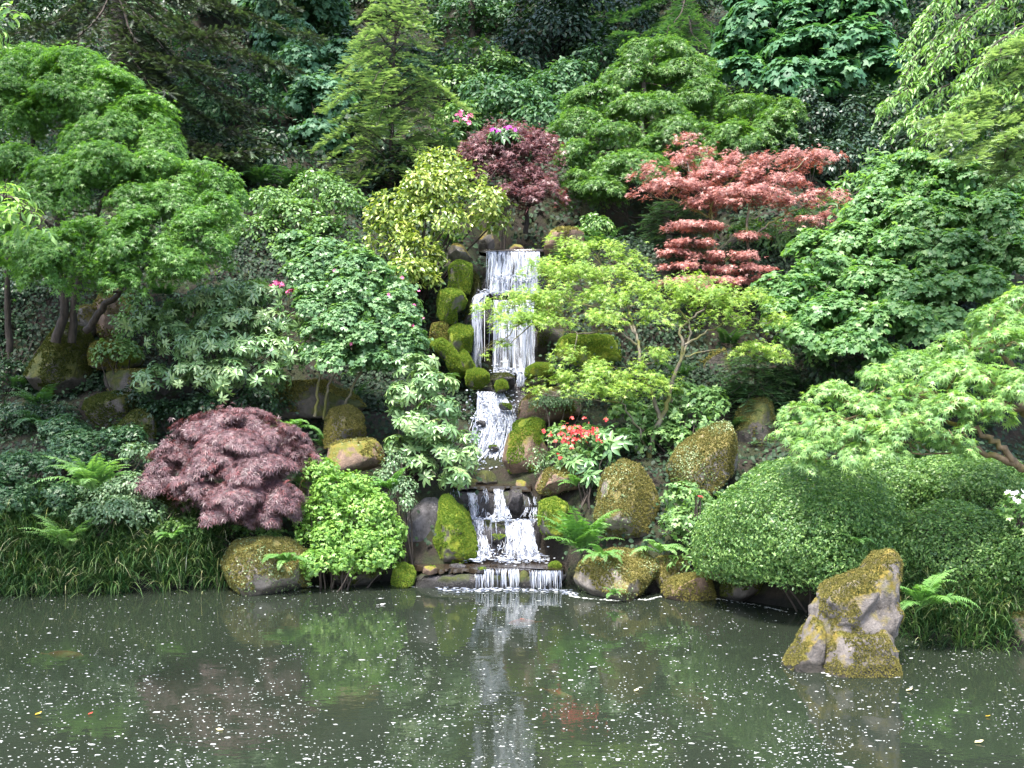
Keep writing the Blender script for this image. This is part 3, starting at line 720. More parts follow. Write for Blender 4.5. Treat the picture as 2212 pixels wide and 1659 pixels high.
boulder("block stone wedged in the upper step of the lower cascade", [z2([(1310, 560), (1310, 420), (1380, 395), (1480, 400), (1500, 550), (1480, 700), (1380, 690)])], 12.88, .15, 'rock_wet', None, rough=.1)
boulder("flat stone ledge holding the outlet basin", [z2([(300, 1480), (330, 1285), (600, 1250), (1080, 1240), (1700, 1248), (1900, 1275), (1930, 1480)])], 12.02, .42, 'rock_wet', None, rough=.045, box=.25, name='rock_step', cat='rock step', cuts=0)
boulder("black stone dividing the outlet fall in two", [z2([(1440, 1440), (1445, 1270), (1500, 1240), (1550, 1270), (1560, 1440)])], 11.66, .1, 'rock_dark')

def sheet(label, pts, name='stream_pool'):
    """flat shallow pool; pts (x, y, d)"""
    q = np.array([P(*p) for p in pts]); z = q[:, 2].mean(); q[:, 2] = z
    q = np.concatenate([q[i] + (q[(i + 1) % len(q)] - q[i]) * np.linspace(0, 1, 9)[:-1, None] for i in range(len(q))])
    q[:, :2] += R.normal(size=(len(q), 2)) * .018
    c = q.mean(0); n = len(q)
    mb = MB(); e1 = q + (q - c) * .012 - (0, 0, .015); e2 = q + (q - c) * .016 - np.stack((0 * q[:, 0], 0 * q[:, 0], R.uniform(.02, .07, len(q))), 1)
    mb.add(np.vstack((q, c)), np.array([[i, (i + 1) % n, n] for i in range(n)]))
    mb.add(np.vstack((q, e1, e2)), np.array([[a * n + i, (a + 1) * n + i, (a + 1) * n + (i + 1) % n, a * n + (i + 1) % n] for a in (0, 1) for i in range(n)]))
    o = mb.build(name, M['stream'], None); tag(o, label, "pool", kind='structure'); return o
zb = lambda x, z, d: (x, HZ - (z - CH) * F / d, d)
sheet("shallow brown water on the outlet ledge", [zb(915, .20, 11.85), zb(960, .20, 11.74), zb(1000, .20, 11.78), zb(1035, .195, 11.72), zb(1100, .195, 11.7), zb(1160, .195, 11.73), zb(1215, .195, 11.72), zb(1215, .20, 12.55), zb(960, .20, 12.6), zb(885, .20, 12.3)])
sheet("small pool above the lower cascade", [zb(975, 1.06, 13.0), zb(1020, 1.06, 12.95), zb(1090, 1.06, 12.99), zb(1150, 1.06, 13.0), zb(1150, 1.06, 13.9), zb(985, 1.06, 13.9)])
sheet("narrow stream feeding the upper fall", [zb(1035, 4.57, 16.08), zb(1175, 4.57, 16.08), zb(1160, 4.60, 18.3), zb(1080, 4.60, 18.3)])

for lab, x, y, d, w_ in (("dark wet stone splitting the top of the middle cascade", 1092, 878, 14.42, 17), ("wet stone in the white water halfway down the middle cascade", 1040, 915, 14.2, 15), ("dark stone low in the white water of the middle cascade", 1066, 968, 13.86, 14), ("wet stone at the left edge of the middle cascade", 1020, 965, 13.95, 15), ("dark wet stone in the lower step between two streams", 1073, 1165, 12.5, 22), ("small brown stone on the left rim of the outlet basin", 925, 1232, 11.72, 20), ("flat dark stone lying in the shallow outlet basin", 985, 1229, 11.9, 24), ("small wet stone in the middle of the outlet ledge lip", 1040, 1232, 11.66, 13), ("pebble stone at the left end of the lip above the lower cascade", 985, 1050, 12.95, 12), ("small dark stone in the foam below the lower cascade", 1066, 1208, 12.15, 11)):
    boulder(lab, ov(x - w_, y - w_ * .45, x + w_, y + w_ * .5), d, w_ * d / F * .8, 'rock_wet' if 'dark' in lab or 'wet' in lab else 'rock_brown', 'moss_green', .014, .7, .25, .12, name='stone', cat='stone')

def fall(mb, left, right, n, r=(.004, .009), jit=.012, tlen=(.35, 1.0), taper=.35, full=.4, ctr=None):
    """n streaks of falling water between a left and a right edge line (lists of (x, y, d))"""
    m = 12
    A, B = spline([P(*p) for p in left], m), spline([P(*p) for p in right], m)
    for i in range(n):
        u = R.random() if ctr is None else float(np.clip(R.choice(ctr) + R.normal() * .045, 0, 1))
        l = R.uniform(*tlen); t0 = 0 if R.random() < full else R.uniform(0, 1 - l * .9)
        t = np.linspace(t0, min(1, t0 + l), 9)
        c = np.stack([np.interp(t, np.linspace(0, 1, m), (A * (1 - u) + B * u)[:, k]) for k in range(3)], 1)
        c += np.cumsum(R.normal(size=(9, 3)) * np.array((jit * .5, jit * .45, 0)), 0) * t[:, None] ** .5
        rad = R.uniform(*r) * np.sin(np.linspace(.35, math.pi - .12, 9)) ** .7 * (1 - taper * (1 - t))
        tube(mb, c, rad * R.uniform(.7, 1.2, 9), 4)
def splash(mb, pts, n, spread=(.05, .05, .02), r=(.006, .02), flat=.6):
    c = np.array([P(*p) for p in pts]); v, f = ICO1
    for i in range(n):
        t = R.random() * (len(c) - 1); k = int(t); p = c[k] * (1 - t + k) + c[min(k + 1, len(c) - 1)] * (t - k)
        p = p + R.normal(size=3) * spread; s = R.uniform(*r)
        mb.add(p + v * np.array((s * R.uniform(.8, 2.2), s, s * flat)) , f, R.random())

m, nt, N, L, b = new_mat("film of falling water")
a = N.new("ShaderNodeAttribute"); a.attribute_name = "flow"
nz = N.new("ShaderNodeTexNoise"); nz.inputs["Scale"].default_value = 1.0; nz.inputs["Detail"].default_value = 5; nz.inputs["Roughness"].default_value = .65; nz.inputs["Distortion"].default_value = .6
L.new(a.outputs["Vector"], nz.inputs["Vector"])
cr = ramp(N, [(.40, (.04, .04, .04)), (.70, (.92, .92, .92))]); L.new(nz.outputs[0], cr.inputs[0])
tr = N.new("ShaderNodeBsdfTransparent"); ms = N.new("ShaderNodeMixShader"); L.new(cr.outputs[0], ms.inputs[0]); L.new(tr.outputs[0], ms.inputs[1]); L.new(b.outputs[0], ms.inputs[2]); L.new(ms.outputs[0], N["Material Output"].inputs[0])
b.inputs["Base Color"].default_value = (.72, .75, .84, 1); b.inputs["Roughness"].default_value = .3
M['film'] = m
def film(left, right, parent, fu=22, fv=2.6, name='water_film', wob=.03, edge=.035):
    """a thin curtain of water whose white streaks run down the fall"""
    nu, nv = 26, 26
    A, B = spline([P(*p) for p in left], nv), spline([P(*p) for p in right], nv)
    for E, sg in ((A, 1), (B, -1)):
        E[:, 0] += sg * np.convolve(np.abs(R.normal(size=nv + 2)), (.3, .4, .3), 'valid') * edge
    wdt = np.linalg.norm(A - B, axis=1).mean(); ln = np.linalg.norm(np.diff(A, axis=0), axis=1).sum()
    u = np.linspace(0, 1, nu); p = A[:, None] * (1 - u)[None, :, None] + B[:, None] * u[None, :, None]
    p[:, :, 1] += wob * np.sin(u * 17 + R.uniform(0, 6))[None] * np.linspace(.2, 1, nv)[:, None] + wob * .5 * np.sin(u * 41 + 2)[None]
    i = np.arange(nv - 1)[:, None] * nu; j = np.arange(nu - 1)[None]
    mb = MB(); mb.add(p.reshape(-1, 3), np.stack((i + j, i + j + 1, i + nu + j + 1, i + nu + j), -1).reshape(-1, 4))
    o = mb.build(name, M['film'], parent, True)
    at = o.data.attributes.new("flow", 'FLOAT_VECTOR', 'POINT'); so = R.uniform(0, 50)
    U, V = np.meshgrid(u * wdt * fu, np.linspace(0, ln, nv) * fv)
    at.data.foreach_set("vector", np.stack((U + so, V + so, 0 * U), -1).astype(np.float32).ravel())
    return o
wf = thing("waterfall", "white waterfall tumbling in steps down mossy rocks into the pond", "waterfall", P(1125, 1272, 11.6))
mb = MB()
fall(mb, [(1050, 543, 16.12), (1052, 552, 16.0), (1048, 632, 15.93)], [(1166, 543, 16.12), (1168, 552, 16.0), (1166, 632, 15.93)], 150, (.003, .0085), .013, (.2, .9))
fall(mb, [(1050, 541, 16.2), (1050, 546, 16.08), (1050, 560, 15.98)], [(1166, 541, 16.2), (1166, 546, 16.08), (1166, 560, 15.98)], 46, (.003, .008), .012, (.7, 1))
splash(mb, [(1064, 596, 15.9), (1085, 604, 15.88), (1110, 592, 15.9), (1130, 606, 15.88), (1150, 598, 15.9)], 150, (.05, .03, .04), (.005, .014), 1.1)
fall(mb, [(1062, 594, 15.92), (1058, 615, 15.88), (1052, 634, 15.84)], [(1154, 594, 15.92), (1156, 615, 15.88), (1160, 634, 15.84)], 70, (.003, .008), .02)
splash(mb, [(1042, 630, 15.9), (1090, 634, 15.9), (1165, 634, 15.9)], 220, (.06, .06, .03), (.006, .018))
u_ = mb.build('upper_fall', M['white_water'], wf, True)
film([(1052, 543, 16.1), (1052, 555, 15.97), (1050, 634, 15.91)], [(1166, 543, 16.1), (1166, 555, 15.97), (1166, 634, 15.91)], u_)
mb = MB()
fall(mb, [(1040, 632, 15.85), (1021, 645, 15.75), (1019, 700, 15.68), (1022, 795, 15.6)], [(1058, 632, 15.85), (1044, 645, 15.75), (1040, 700, 15.68), (1040, 795, 15.6)], 62, (.003, .009), .016)
u_ = mb.build('side_fall', M['white_water'], wf, True)
film([(1038, 634, 15.83), (1020, 648, 15.73), (1020, 700, 15.66), (1023, 795, 15.58)], [(1056, 634, 15.83), (1043, 648, 15.73), (1039, 700, 15.66), (1039, 795, 15.58)], u_)
mb = MB()
lo_l, lo_r = [(1062, 648, 15.7), (1064, 690, 15.62), (1060, 805, 15.5)], [(1160, 648, 15.7), (1158, 690, 15.62), (1158, 805, 15.5)]
fall(mb, lo_l, lo_r, 40, (.002, .006), .014)
fall(mb, lo_l, lo_r, 115, (.003, .010), .018, (.25, .9), .3, .4, [.08, .12, .3, .42, .5, .72, .78, .82, .86])
splash(mb, [(1068, 798, 15.42), (1100, 806, 15.4), (1150, 800, 15.42)], 170, (.06, .06, .05), (.006, .018))
fall(mb, [(1105, 795, 15.4), (1116, 812, 15.3), (1117, 836, 15.25)], [(1152, 795, 15.4), (1142, 812, 15.3), (1136, 836, 15.25)], 90, (.005, .011), .014)
u_ = mb.build('middle_fall', M['white_water'], wf, True)
film(lo_l, lo_r, u_)
mb = MB()
casc_l = [(1030, 845, 14.85), (1032, 880, 14.62), (1024, 930, 14.2), (1000, 1000, 13.8), (985, 1034, 13.6)]
casc_r = [(1088, 848, 14.85), (1100, 880, 14.62), (1112, 930, 14.2), (1090, 1000, 13.8), (1082, 1034, 13.6)]
fall(mb, casc_l, casc_r, 520, (.004, .012), .04, (.15, .5), .1, .1)
splash(mb, [(1045, 862, 14.7), (1050, 905, 14.4), (1080, 920, 14.3), (1055, 960, 14.0), (1040, 1010, 13.72), (1035, 1032, 13.58)], 560, (.14, .05, .07), (.005, .015), .9)
splash(mb, [(1105, 850, 14.9), (1110, 915, 14.35)], 60, (.05, .05, .05), (.005, .012), .9)
u_ = mb.build('cascade', M['white_water'], wf, True)
film(casc_l, casc_r, u_, 14, 4, wob=.08, edge=.10)
mb = MB()
def zz(x, y, d): return (819.3 + x * .2083, 972.9 + y * .2083, d)
for x0, x1, y0, y1, dA, dB, n in ((740, 820, 390, 560, 12.9, 12.8, 12), (930, 1020, 470, 690, 12.86, 12.74, 55), (1060, 1150, 395, 560, 12.9, 12.82, 30), (1190, 1290, 400, 590, 12.9, 12.78, 50),
                              (1190, 1340, 570, 720, 12.76, 12.62, 60), (1100, 1390, 640, 725, 12.72, 12.6, 60), (1060, 1100, 600, 700, 12.8, 12.74, 14), (1500, 1640, 480, 600, 12.85, 12.75, 22), (1500, 1640, 590, 715, 12.75, 12.62, 90)):
    fall(mb, [zz(x0, y0, dA), zz(x0, (y0 + y1) / 2, (dA + dB) / 2 - .03), zz(x0 - 10, y1, dB)], [zz(x1, y0, dA), zz(x1, (y0 + y1) / 2, (dA + dB) / 2 - .03), zz(x1 + 10, y1, dB)], int(n * .42), (.0022, .0065), .018, (.25, .8))
splash(mb, [zz(920, 700, 12.68), zz(1080, 705, 12.66), zz(1250, 728, 12.56), zz(1400, 722, 12.6), zz(1650, 722, 12.6)], 130, (.04, .04, .012), (.006, .018), .5)
u_ = mb.build('upper_step_water', M['white_water'], wf, True)
film([zz(900, 440, 12.88), zz(915, 560, 12.76), zz(925, 715, 12.66)], [zz(1030, 440, 12.88), zz(1030, 560, 12.76), zz(1030, 715, 12.66)], u_, 16, 4)
film([zz(1170, 400, 12.88), zz(1180, 560, 12.74), zz(1110, 722, 12.62)], [zz(1290, 400, 12.88), zz(1340, 560, 12.74), zz(1400, 722, 12.62)], u_, 16, 4)
mb = MB()
for x0, x1, y0, y1, dA, dB, n, xs in ((930, 1110, 720, 900, 12.62, 12.5, 45, 0), (1010, 1110, 880, 1110, 12.5, 12.3, 110, 50), (1300, 1600, 725, 1110, 12.6, 12.38, 170, 30), (1360, 1480, 725, 1000, 12.58, 12.4, 60, 10), (1480, 1600, 940, 1120, 12.42, 12.25, 70, 60), (1150, 1320, 730, 1100, 12.6, 12.42, 22, 0)):
    fall(mb, [zz(x0, y0, dA), zz(x0, (y0 + y1) / 2, (dA + dB) / 2 - .03), zz(x0, y1, dB)], [zz(x1, y0, dA), zz(x1 + xs * .5, (y0 + y1) / 2, (dA + dB) / 2 - .03), zz(x1 + xs, y1, dB)], int(n * .40), (.0022, .007), .02, (.25, .8))
splash(mb, [zz(960, 1140, 12.2), zz(1080, 1125, 12.2), zz(1250, 1110, 12.25), zz(1350, 1150, 12.15), zz(1600, 1120, 12.2), zz(1730, 1140, 12.2)], 330, (.06, .09, .012), (.006, .02), .4)
splash(mb, [zz(1060, 1000, 12.35), zz(1120, 1060, 12.3), zz(1500, 1050, 12.3), zz(1640, 1080, 12.3)], 150, (.08, .03, .05), (.005, .013), .9)
u_ = mb.build('lower_step_water', M['white_water'], wf, True)
film([zz(930, 722, 12.6), zz(975, 900, 12.46), zz(1005, 1120, 12.24)], [zz(1100, 722, 12.6), zz(1110, 900, 12.46), zz(1190, 1120, 12.24)], u_, 16, 3)
film([zz(1280, 722, 12.6), zz(1300, 900, 12.46), zz(1290, 1120, 12.3)], [zz(1630, 722, 12.6), zz(1640, 900, 12.44), zz(1690, 1120, 12.26)], u_, 16, 3)
mb = MB()
for x0, x1, y0, y1, dA, dB, n in ((1085, 1440, 1248, 1425, 11.66, 11.56, 150), (1550, 1900, 1262, 1440, 11.66, 11.56, 150), (1000, 1100, 1300, 1430, 11.62, 11.56, 24)):
    fall(mb, [zz(x0, y0 - 22, dA + .12), zz(x0, y0 - 8, dA - .04), zz(x0, y0 + 30, dA - .09), zz(x0, y1, dB - .03)], [zz(x1, y0 - 22, dA + .12), zz(x1, y0 - 8, dA - .04), zz(x1, y0 + 30, dA - .09), zz(x1, y1, dB - .03)], int(n * .55), (.002, .0065), .006, (.6, 1))
splash(mb, [zz(620, 1435, 11.5), zz(1000, 1445, 11.48), zz(1200, 1440, 11.48), zz(1500, 1445, 11.48), zz(1900, 1450, 11.45), zz(2100, 1515, 11.2)], 330, (.03, .06, .004), (.006, .02), .25)
mb.build('outlet_fall', M['white_water'], wf, True)

# foam flecks drifting on the pond (uncountable), thin foam line round the rocks
mb = MB()
th = np.arange(8) * 2 * math.pi / 8
def flecks(px, py, s, el):
    """discs with a raised middle at photo pixels on the water plane"""
    d = CH * F / (py - HZ); x = (px - 1106) * d / F
    n = len(px)
    ang = R.normal(0, .16, n)
    wob = 1 + R.normal(0, .12, (n, 8))
    ex, ey = np.cos(th)[None] * (s * el)[:, None] * wob, np.sin(th)[None] * s[:, None] * wob
    rx, ry = ex * np.cos(ang)[:, None] - ey * np.sin(ang)[:, None], ex * np.sin(ang)[:, None] + ey * np.cos(ang)[:, None]
    ring = np.stack((x[:, None] + rx, d[:, None] + ry, np.full((n, 8), .0012)), -1)
    top = np.stack((x, d, .002 + s * .22), -1)[:, None]
    v = np.concatenate((ring, top), 1)
    f = np.array([[i, (i + 1) % 8, 8] for i in range(8)])
    mb.add(v.reshape(-1, 3), (np.arange(n)[:, None, None] * 9 + f[None]).reshape(-1, 3), np.repeat(R.random(n), 8))
n = 16000
py = 1275 + 425 * R.random(n) ** .92; px = R.uniform(-60, 2270, n)
cl = np.array([mnoise.noise(Vector((a * .006, b_ * .012, 3))) + .5 * mnoise.noise(Vector((a * .02, b_ * .03, 9))) for a, b_ in zip(px, py)])
d_ = CH * F / (py - HZ); X_ = (px - 1106) * d_ / F
ok = (R.random(n) < np.clip(.5 + cl * .75, .08, 1)) & (d_ < shore(X_) - .08)
px, py = px[ok], py[ok]
flecks(px, py, np.clip(R.lognormal(-6.05, .55, len(px)), .0013, .014), R.uniform(1.0, 2.6, len(px)))
# foam lines
def foamline(pts, n, wdt=.008):
    pts = np.asarray(pts, float); t = R.random(n) * (len(pts) - 1); k = t.astype(int).clip(0, len(pts) - 2); u = (t - k)[:, None]
    q = pts[k] * (1 - u) + pts[k + 1] * u
    flecks(q[:, 0] + R.normal(size=n) * .7, q[:, 1] + R.normal(size=n) * .7, np.full(n, wdt) * R.uniform(.5, 1.2, n), R.uniform(1.5, 2.6, n))
foamline([(1703, 1428), (1716, 1432), (1740, 1437), (1760, 1446), (1785, 1454), (1815, 1457), (1860, 1459), (1905, 1461), (1932, 1463), (1940, 1457)], 300, .011)
foamline([(1230, 1287), (1270, 1293), (1330, 1297), (1400, 1295), (1430, 1288)], 150, .008)
foamline([(1436, 1286), (1500, 1290), (1555, 1294), (1640, 1308), (1700, 1322)], 120, .006)
foamline([(515, 1268), (560, 1271), (620, 1270), (692, 1266)], 120, .007)
foamline([(845, 1265), (890, 1267), (940, 1270)], 70, .007)
foamline([(690, 1252), (760, 1250), (845, 1251)], 60, .005)
o = mb.build("foam_flecks", M['foam'], None); tag(o, "small white foam flecks scattered over the dark pond", "foam", kind='stuff')

# ------------------------------------------------------------------ foliage colours (albedo)
G = {}
G['maple_light'] = leaf_mat("light maple leaf", [(.045, .125, .022), (.095, .225, .038), (.17, .32, .05)], .4, .46)
G['maple_mid'] = leaf_mat("mid green maple leaf", [(.035, .105, .020), (.08, .185, .034), (.16, .28, .048)], .42, .4)
G['maple_pale'] = leaf_mat("pale maple leaf", [(.085, .20, .06), (.18, .33, .09), (.31, .46, .10)], .38, .36)
G['maple_lime'] = leaf_mat("lime maple leaf", [(.085, .18, .022), (.19, .31, .035), (.32, .42, .045)], .42, .40)
G['vine'] = leaf_mat("vine maple leaf", [(.055, .16, .045), (.12, .25, .08), (.22, .35, .12)], .42, .42)
G['bigleaf'] = leaf_mat("broad maple leaf", [(.028, .10, .045), (.055, .165, .07), (.11, .235, .09)], .52, .32, spec=.35)
G['purple'] = leaf_mat("purple laceleaf", [(.042, .022, .025), (.115, .064, .072), (.20, .122, .13), (.22, .06, .06)], .42, .25, (1.4, .7, .6), .5, .35)
G['plum'] = leaf_mat("plum maple leaf", [(.05, .024, .024), (.14, .06, .066), (.25, .12, .12)], .42, .25, (1.5, .7, .6))
G['salmon'] = leaf_mat("salmon maple leaf", [(.15, .055, .048), (.35, .155, .13), (.50, .27, .23)], .4, .3, (1.4, .8, .6))
G['camellia'] = leaf_mat("yellow green glossy leaf", [(.04, .10, .012), (.19, .27, .028), (.44, .47, .10)], .28, .25, spec=.7)
G['rhodo'] = leaf_mat("leathery rhododendron leaf", [(.045, .12, .035), (.085, .19, .055), (.15, .27, .085)], .30, .2, spec=.7)
G['rhodo_pale'] = leaf_mat("pale rhododendron leaf", [(.055, .13, .042), (.125, .23, .075), (.24, .34, .12)], .32, .2, spec=.7)
G['azalea'] = leaf_mat("azalea leaf", [(.028, .09, .015), (.085, .19, .035), (.21, .34, .075)], .38, .3)
G['azalea_lime'] = leaf_mat("bright azalea leaf", [(.07, .18, .025), (.14, .29, .035), (.25, .40, .055)], .4, .34)
G['azalea_soft'] = leaf_mat("soft green azalea leaf", [(.055, .14, .035), (.11, .22, .055), (.19, .31, .075)], .38, .3)
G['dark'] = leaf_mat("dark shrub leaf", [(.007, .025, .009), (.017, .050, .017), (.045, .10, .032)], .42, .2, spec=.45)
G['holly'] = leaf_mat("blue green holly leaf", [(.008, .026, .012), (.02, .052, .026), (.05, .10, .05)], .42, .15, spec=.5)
G['hem_light'] = leaf_mat("light hemlock needles", [(.03, .085, .03), (.11, .21, .075), (.32, .44, .19)], .5, .25, huevar=.3, soft=.2)
G['hem_mid'] = leaf_mat("mid hemlock needles", [(.016, .06, .022), (.05, .14, .05), (.15, .28, .09)], .5, .22, huevar=.3)
G['hem_blue'] = leaf_mat("blue green fir needles", [(.014, .05, .026), (.035, .095, .05), (.09, .17, .075)], .5, .2, huevar=.3)
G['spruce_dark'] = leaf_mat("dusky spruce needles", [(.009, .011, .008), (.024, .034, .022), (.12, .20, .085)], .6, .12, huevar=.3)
G['weep'] = leaf_mat("weeping light leaf", [(.06, .15, .03), (.13, .26, .05), (.22, .38, .075)], .38, .36)
G['fern'] = leaf_mat("fern pinna", [(.06, .17, .035), (.11, .26, .05), (.18, .34, .07)], .45, .35)
G['fern_pale'] = leaf_mat("pale fern pinna", [(.10, .23, .06), (.17, .33, .09), (.25, .42, .12)], .45, .35)
G['fern_dark'] = leaf_mat("dark fern pinna", [(.02, .07, .02), (.035, .10, .03), (.06, .15, .04)], .45, .3)
G['sedge'] = leaf_mat("sedge blade", [(.007, .030, .010), (.022, .078, .018), (.09, .16, .04), (.46, .43, .26)], .4, .25, huevar=.2)
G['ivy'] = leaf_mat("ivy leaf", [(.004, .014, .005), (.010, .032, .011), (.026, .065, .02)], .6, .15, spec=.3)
G['thicket'] = leaf_mat("hillside leaf", [(.018, .065, .022), (.045, .125, .045), (.10, .20, .075)], .5, .28, spec=.35)
G['azalea_dark'] = leaf_mat("dark azalea leaf", [(.010, .042, .013), (.032, .095, .03), (.09, .17, .06)], .4, .25)
G['shrub_soft'] = leaf_mat("soft fresh leaf", [(.05, .13, .045), (.11, .225, .085), (.20, .33, .13)], .4, .36)
G['blue_leaf'] = leaf_mat("blue green leaf", [(.03, .10, .05), (.07, .18, .09), (.15, .28, .15)], .5, .3, spec=.35)
G['cover'] = leaf_mat("pale creeping leaf", [(.05, .12, .045), (.12, .21, .09), (.27, .36, .21)], .4, .25)
G['pink'] = leaf_mat("pink petal", [(.55, .06, .22), (.75, .16, .36), (.85, .38, .5)], .5, .3, (1, .8, .9))
G['magenta'] = leaf_mat("magenta petal", [(.42, .03, .38), (.60, .07, .55), (.72, .2, .66)], .5, .3, (1, .8, .9))
G['red'] = leaf_mat("coral red petal", [(.60, .03, .035), (.80, .06, .06), (.85, .17, .13)], .5, .3, (1, .7, .7))
G['white'] = leaf_mat("white petal", [(.7, .74, .7), (.82, .84, .8), (.88, .88, .84)], .5, .3, (1, 1, 1))

def tree(label, cat, base, stems, pads, tm, size, mat, bark='bark_dark', name='maple_tree', group=None, r0=.018, dome=True, nt=6, tier=False, **kw):
    root = thing(name, label, cat, base, group)
    cl = limbs(root, 'trunk', stems, M[bark])
    if nt: twigs(root, cl, pads, M[bark], r0, dome, nt)
    mb = MB()
    if tier: tiers(mb, pads, tm, size, **kw)
    else: foliage(mb, pads, tm, size, dome=dome, **kw)
    mb.build('crown', mat, root)
    return root

def shrub(label, pads, tm, size, mat, cat='shrub', name='shrub', base=None, group=None, dome=False, bark='bark_dark', ns=5, sr=.012, **kw):
    """leafy mounds on a fan of stems that stand on the ground"""
    if base is None:
        x = np.mean([p[0] for p in pads]); lowp = max(pads, key=lambda p: p[1] + p[3]); base = foot(lowp[0], lowp[1], lowp[4])
    root = thing(name, label, cat, base, group)
    mb = MB(); b = np.array(base)
    for p in pads:
        c = P(p[0], p[1], p[4]); k = p[4] / F
        for i in range(max(2, ns // len(pads) + 1)):
            e = c + R.normal(size=3) * np.array((p[2] * k * .4, p[2] * k * .3, p[3] * k * .35))
            s = b + R.normal(size=3) * np.array((.06, .06, 0)); mid = s * .45 + e * .55 + np.array((0, 0, .08)) + R.normal(size=3) * .05
            tube(mb, spline((s, mid, e), 8, .008), np.linspace(sr, sr * .4, 8), 5)
    mb.build('stem', M[bark], root, True)
    mb = MB(); foliage(mb, pads, tm, size, dome=dome, **kw); mb.build('foliage', mat, root)
    return root

def sprays_along(mb, c, lat, size, droop=.25, dens=1.0, flatn=.25, base_rnd=.35, start=.12):
    """flat needle sprays on side twigs both ways along a bough centre line c; lat = longest side twig"""
    L = np.linalg.norm(np.diff(c, axis=0), axis=1); s = np.concatenate(([0], np.cumsum(L))); tot = s[-1]
    n = max(3, int(tot / (size * .42) * dens))
    t = np.linspace(start, 1, n)
    ctr = np.stack([np.interp(t * tot, s, c[:, k]) for k in range(3)], 1)
    tg = nrm(np.stack([np.interp(np.minimum(t + .04, 1.0) * tot, s, c[:, k]) - np.interp((t - .04) * tot, s, c[:, k]) for k in range(3)], 1))
    P_, N_, T_, r_ = [], [], [], []
    for sg in (-1, 1):
        side = nrm(np.cross(tg, UP)) * sg
        w = lat * np.minimum(1, (t - start * .5) * 3) * (1.05 - t) ** .7 * R.uniform(.7, 1.15, n) + size * .4
        m = np.maximum(1, (w / (size * .55)).astype(int))
        for j in range(int(m.max())):
            ok = m > j
            f = ((j + .2) / m[ok])[:, None]
            dr = nrm(side[ok] + tg[ok] * .75)
            pos = ctr[ok] + dr * w[ok][:, None] * f - UP * (droop * w[ok][:, None] * f ** 1.6) + R.normal(size=(ok.sum(), 3)) * size * .08
            P_.append(pos); N_.append(UP + R.normal(size=(ok.sum(), 3)) * flatn); T_.append(dr - UP * (droop * .7 + .5 * droop * f) + R.normal(size=(ok.sum(), 3)) * .18)
            r_.append(np.clip(base_rnd + .25 * f[:, 0] + R.normal(0, .12, ok.sum()), 0, 1))
    P_.append(ctr[-1:]); N_.append(UP[None] + R.normal(size=(1, 3)) * .1); T_.append(tg[-1:]); r_.append(np.array([base_rnd + .3]))
    P_ = np.concatenate(P_)
    scatter(mb, T_SPRAY, P_, np.concatenate(N_), np.concatenate(T_), size * R.uniform(.85, 1.25, len(P_)), np.concatenate(r_))

def conifer(label, base, top, rad, mat, bark='bark_dark', size=.13, levels=22, per=6, droop=.3, cat='conifer tree', name='conifer_tree', lowest=.08, up=.15, lat=.45, prof=.8, dens=1.0, group=None, r0=.07, skip=None, cap=9):
    """spire of drooping boughs: trunk base and tip as world points, rad = longest bough"""
    base, top = np.asarray(base, float), np.asarray(top, float)
    root = thing(name, label, cat, base, group)
    tr = spline((base, (base + top) / 2 + R.normal(size=3) * .04, top), 16, .01)
    mt = MB(); tube(mt, tr, np.linspace(r0, .008, 16), 7); mt.build('trunk', M[bark], root, True)
    mbb, mbn = MB(), MB(); H_ = np.linalg.norm(top - base); a0 = R.uniform(0, 6)
    for i in range(levels):
        t = lowest + (1 - lowest) * (i + R.uniform(-.3, .3)) / levels; t = min(max(t, .02), .985)
        ctr = base + (top - base) * t
        for j in range(per):
            a = a0 + i * 2.4 + j * 2 * math.pi / per + R.uniform(-.25, .25)
            l = rad * (1 - t) ** prof * R.uniform(.7, 1.12) + .05; l = min(l, cap * R.uniform(.8, 1.05))
            dv = np.array((math.cos(a), math.sin(a), 0))
            if dv[1] > .55 and R.random() < .5: continue
            if skip is not None and skip(ctr + dv * l): continue
            p1, p2 = ctr + dv * l * .5 + UP * l * up * .6, ctr + dv * l + UP * (l * up - l * droop)
            c = spline((ctr, p1, p2), 9, .006)
            tube(mbb, c, np.linspace(.005 + .012 * l, .003, 9), 4)
            sprays_along(mbn, c, lat * l * .8, size, droop * .5, dens, .14, .46)
    mbb.build('branch', M[bark], root, True); mbn.build('crown', mat, root)
    return root

def boughs(label, base, lines, mat, trunk, bark='bark_dark', size=.14, lat=.6, droop=.3, cat='conifer tree', name='conifer_tree', dens=1.0, base_rnd=.35, flatn=.25, sub=0):
    """conifer given bough by bough: lines of (x, y, d) pixel points; trunk = stems"""
    root = thing(name, label, cat, base)
    limbs(root, 'trunk', trunk, M[bark])
    mbb, mbn = MB(), MB()
    for ln in lines:
        c = spline([P(*p) for p in ln], 16, .012); tube(mbb, c, np.linspace(.028, .004, 16), 5)
        sprays_along(mbn, c, lat, size, droop, dens, flatn, base_rnd)
        for _ in range(sub):
            i = R.integers(4, 14); dv = nrm(c[min(i + 2, 15)] - c[i] + R.normal(size=3) * np.array((.1, .3, .06)))
            e = c[i] + dv * lat * R.uniform(.8, 1.5) - UP * .1
            cc = spline((c[i], (c[i] + e) / 2 + UP * .04, e), 8, .01); tube(mbb, cc, np.linspace(.01, .003, 8), 4); sprays_along(mbn, cc, lat * .5, size, droop, dens, flatn, base_rnd)
    mbb.build('branch', M[bark], root, True); mbn.build('crown', mat, root)
    return root

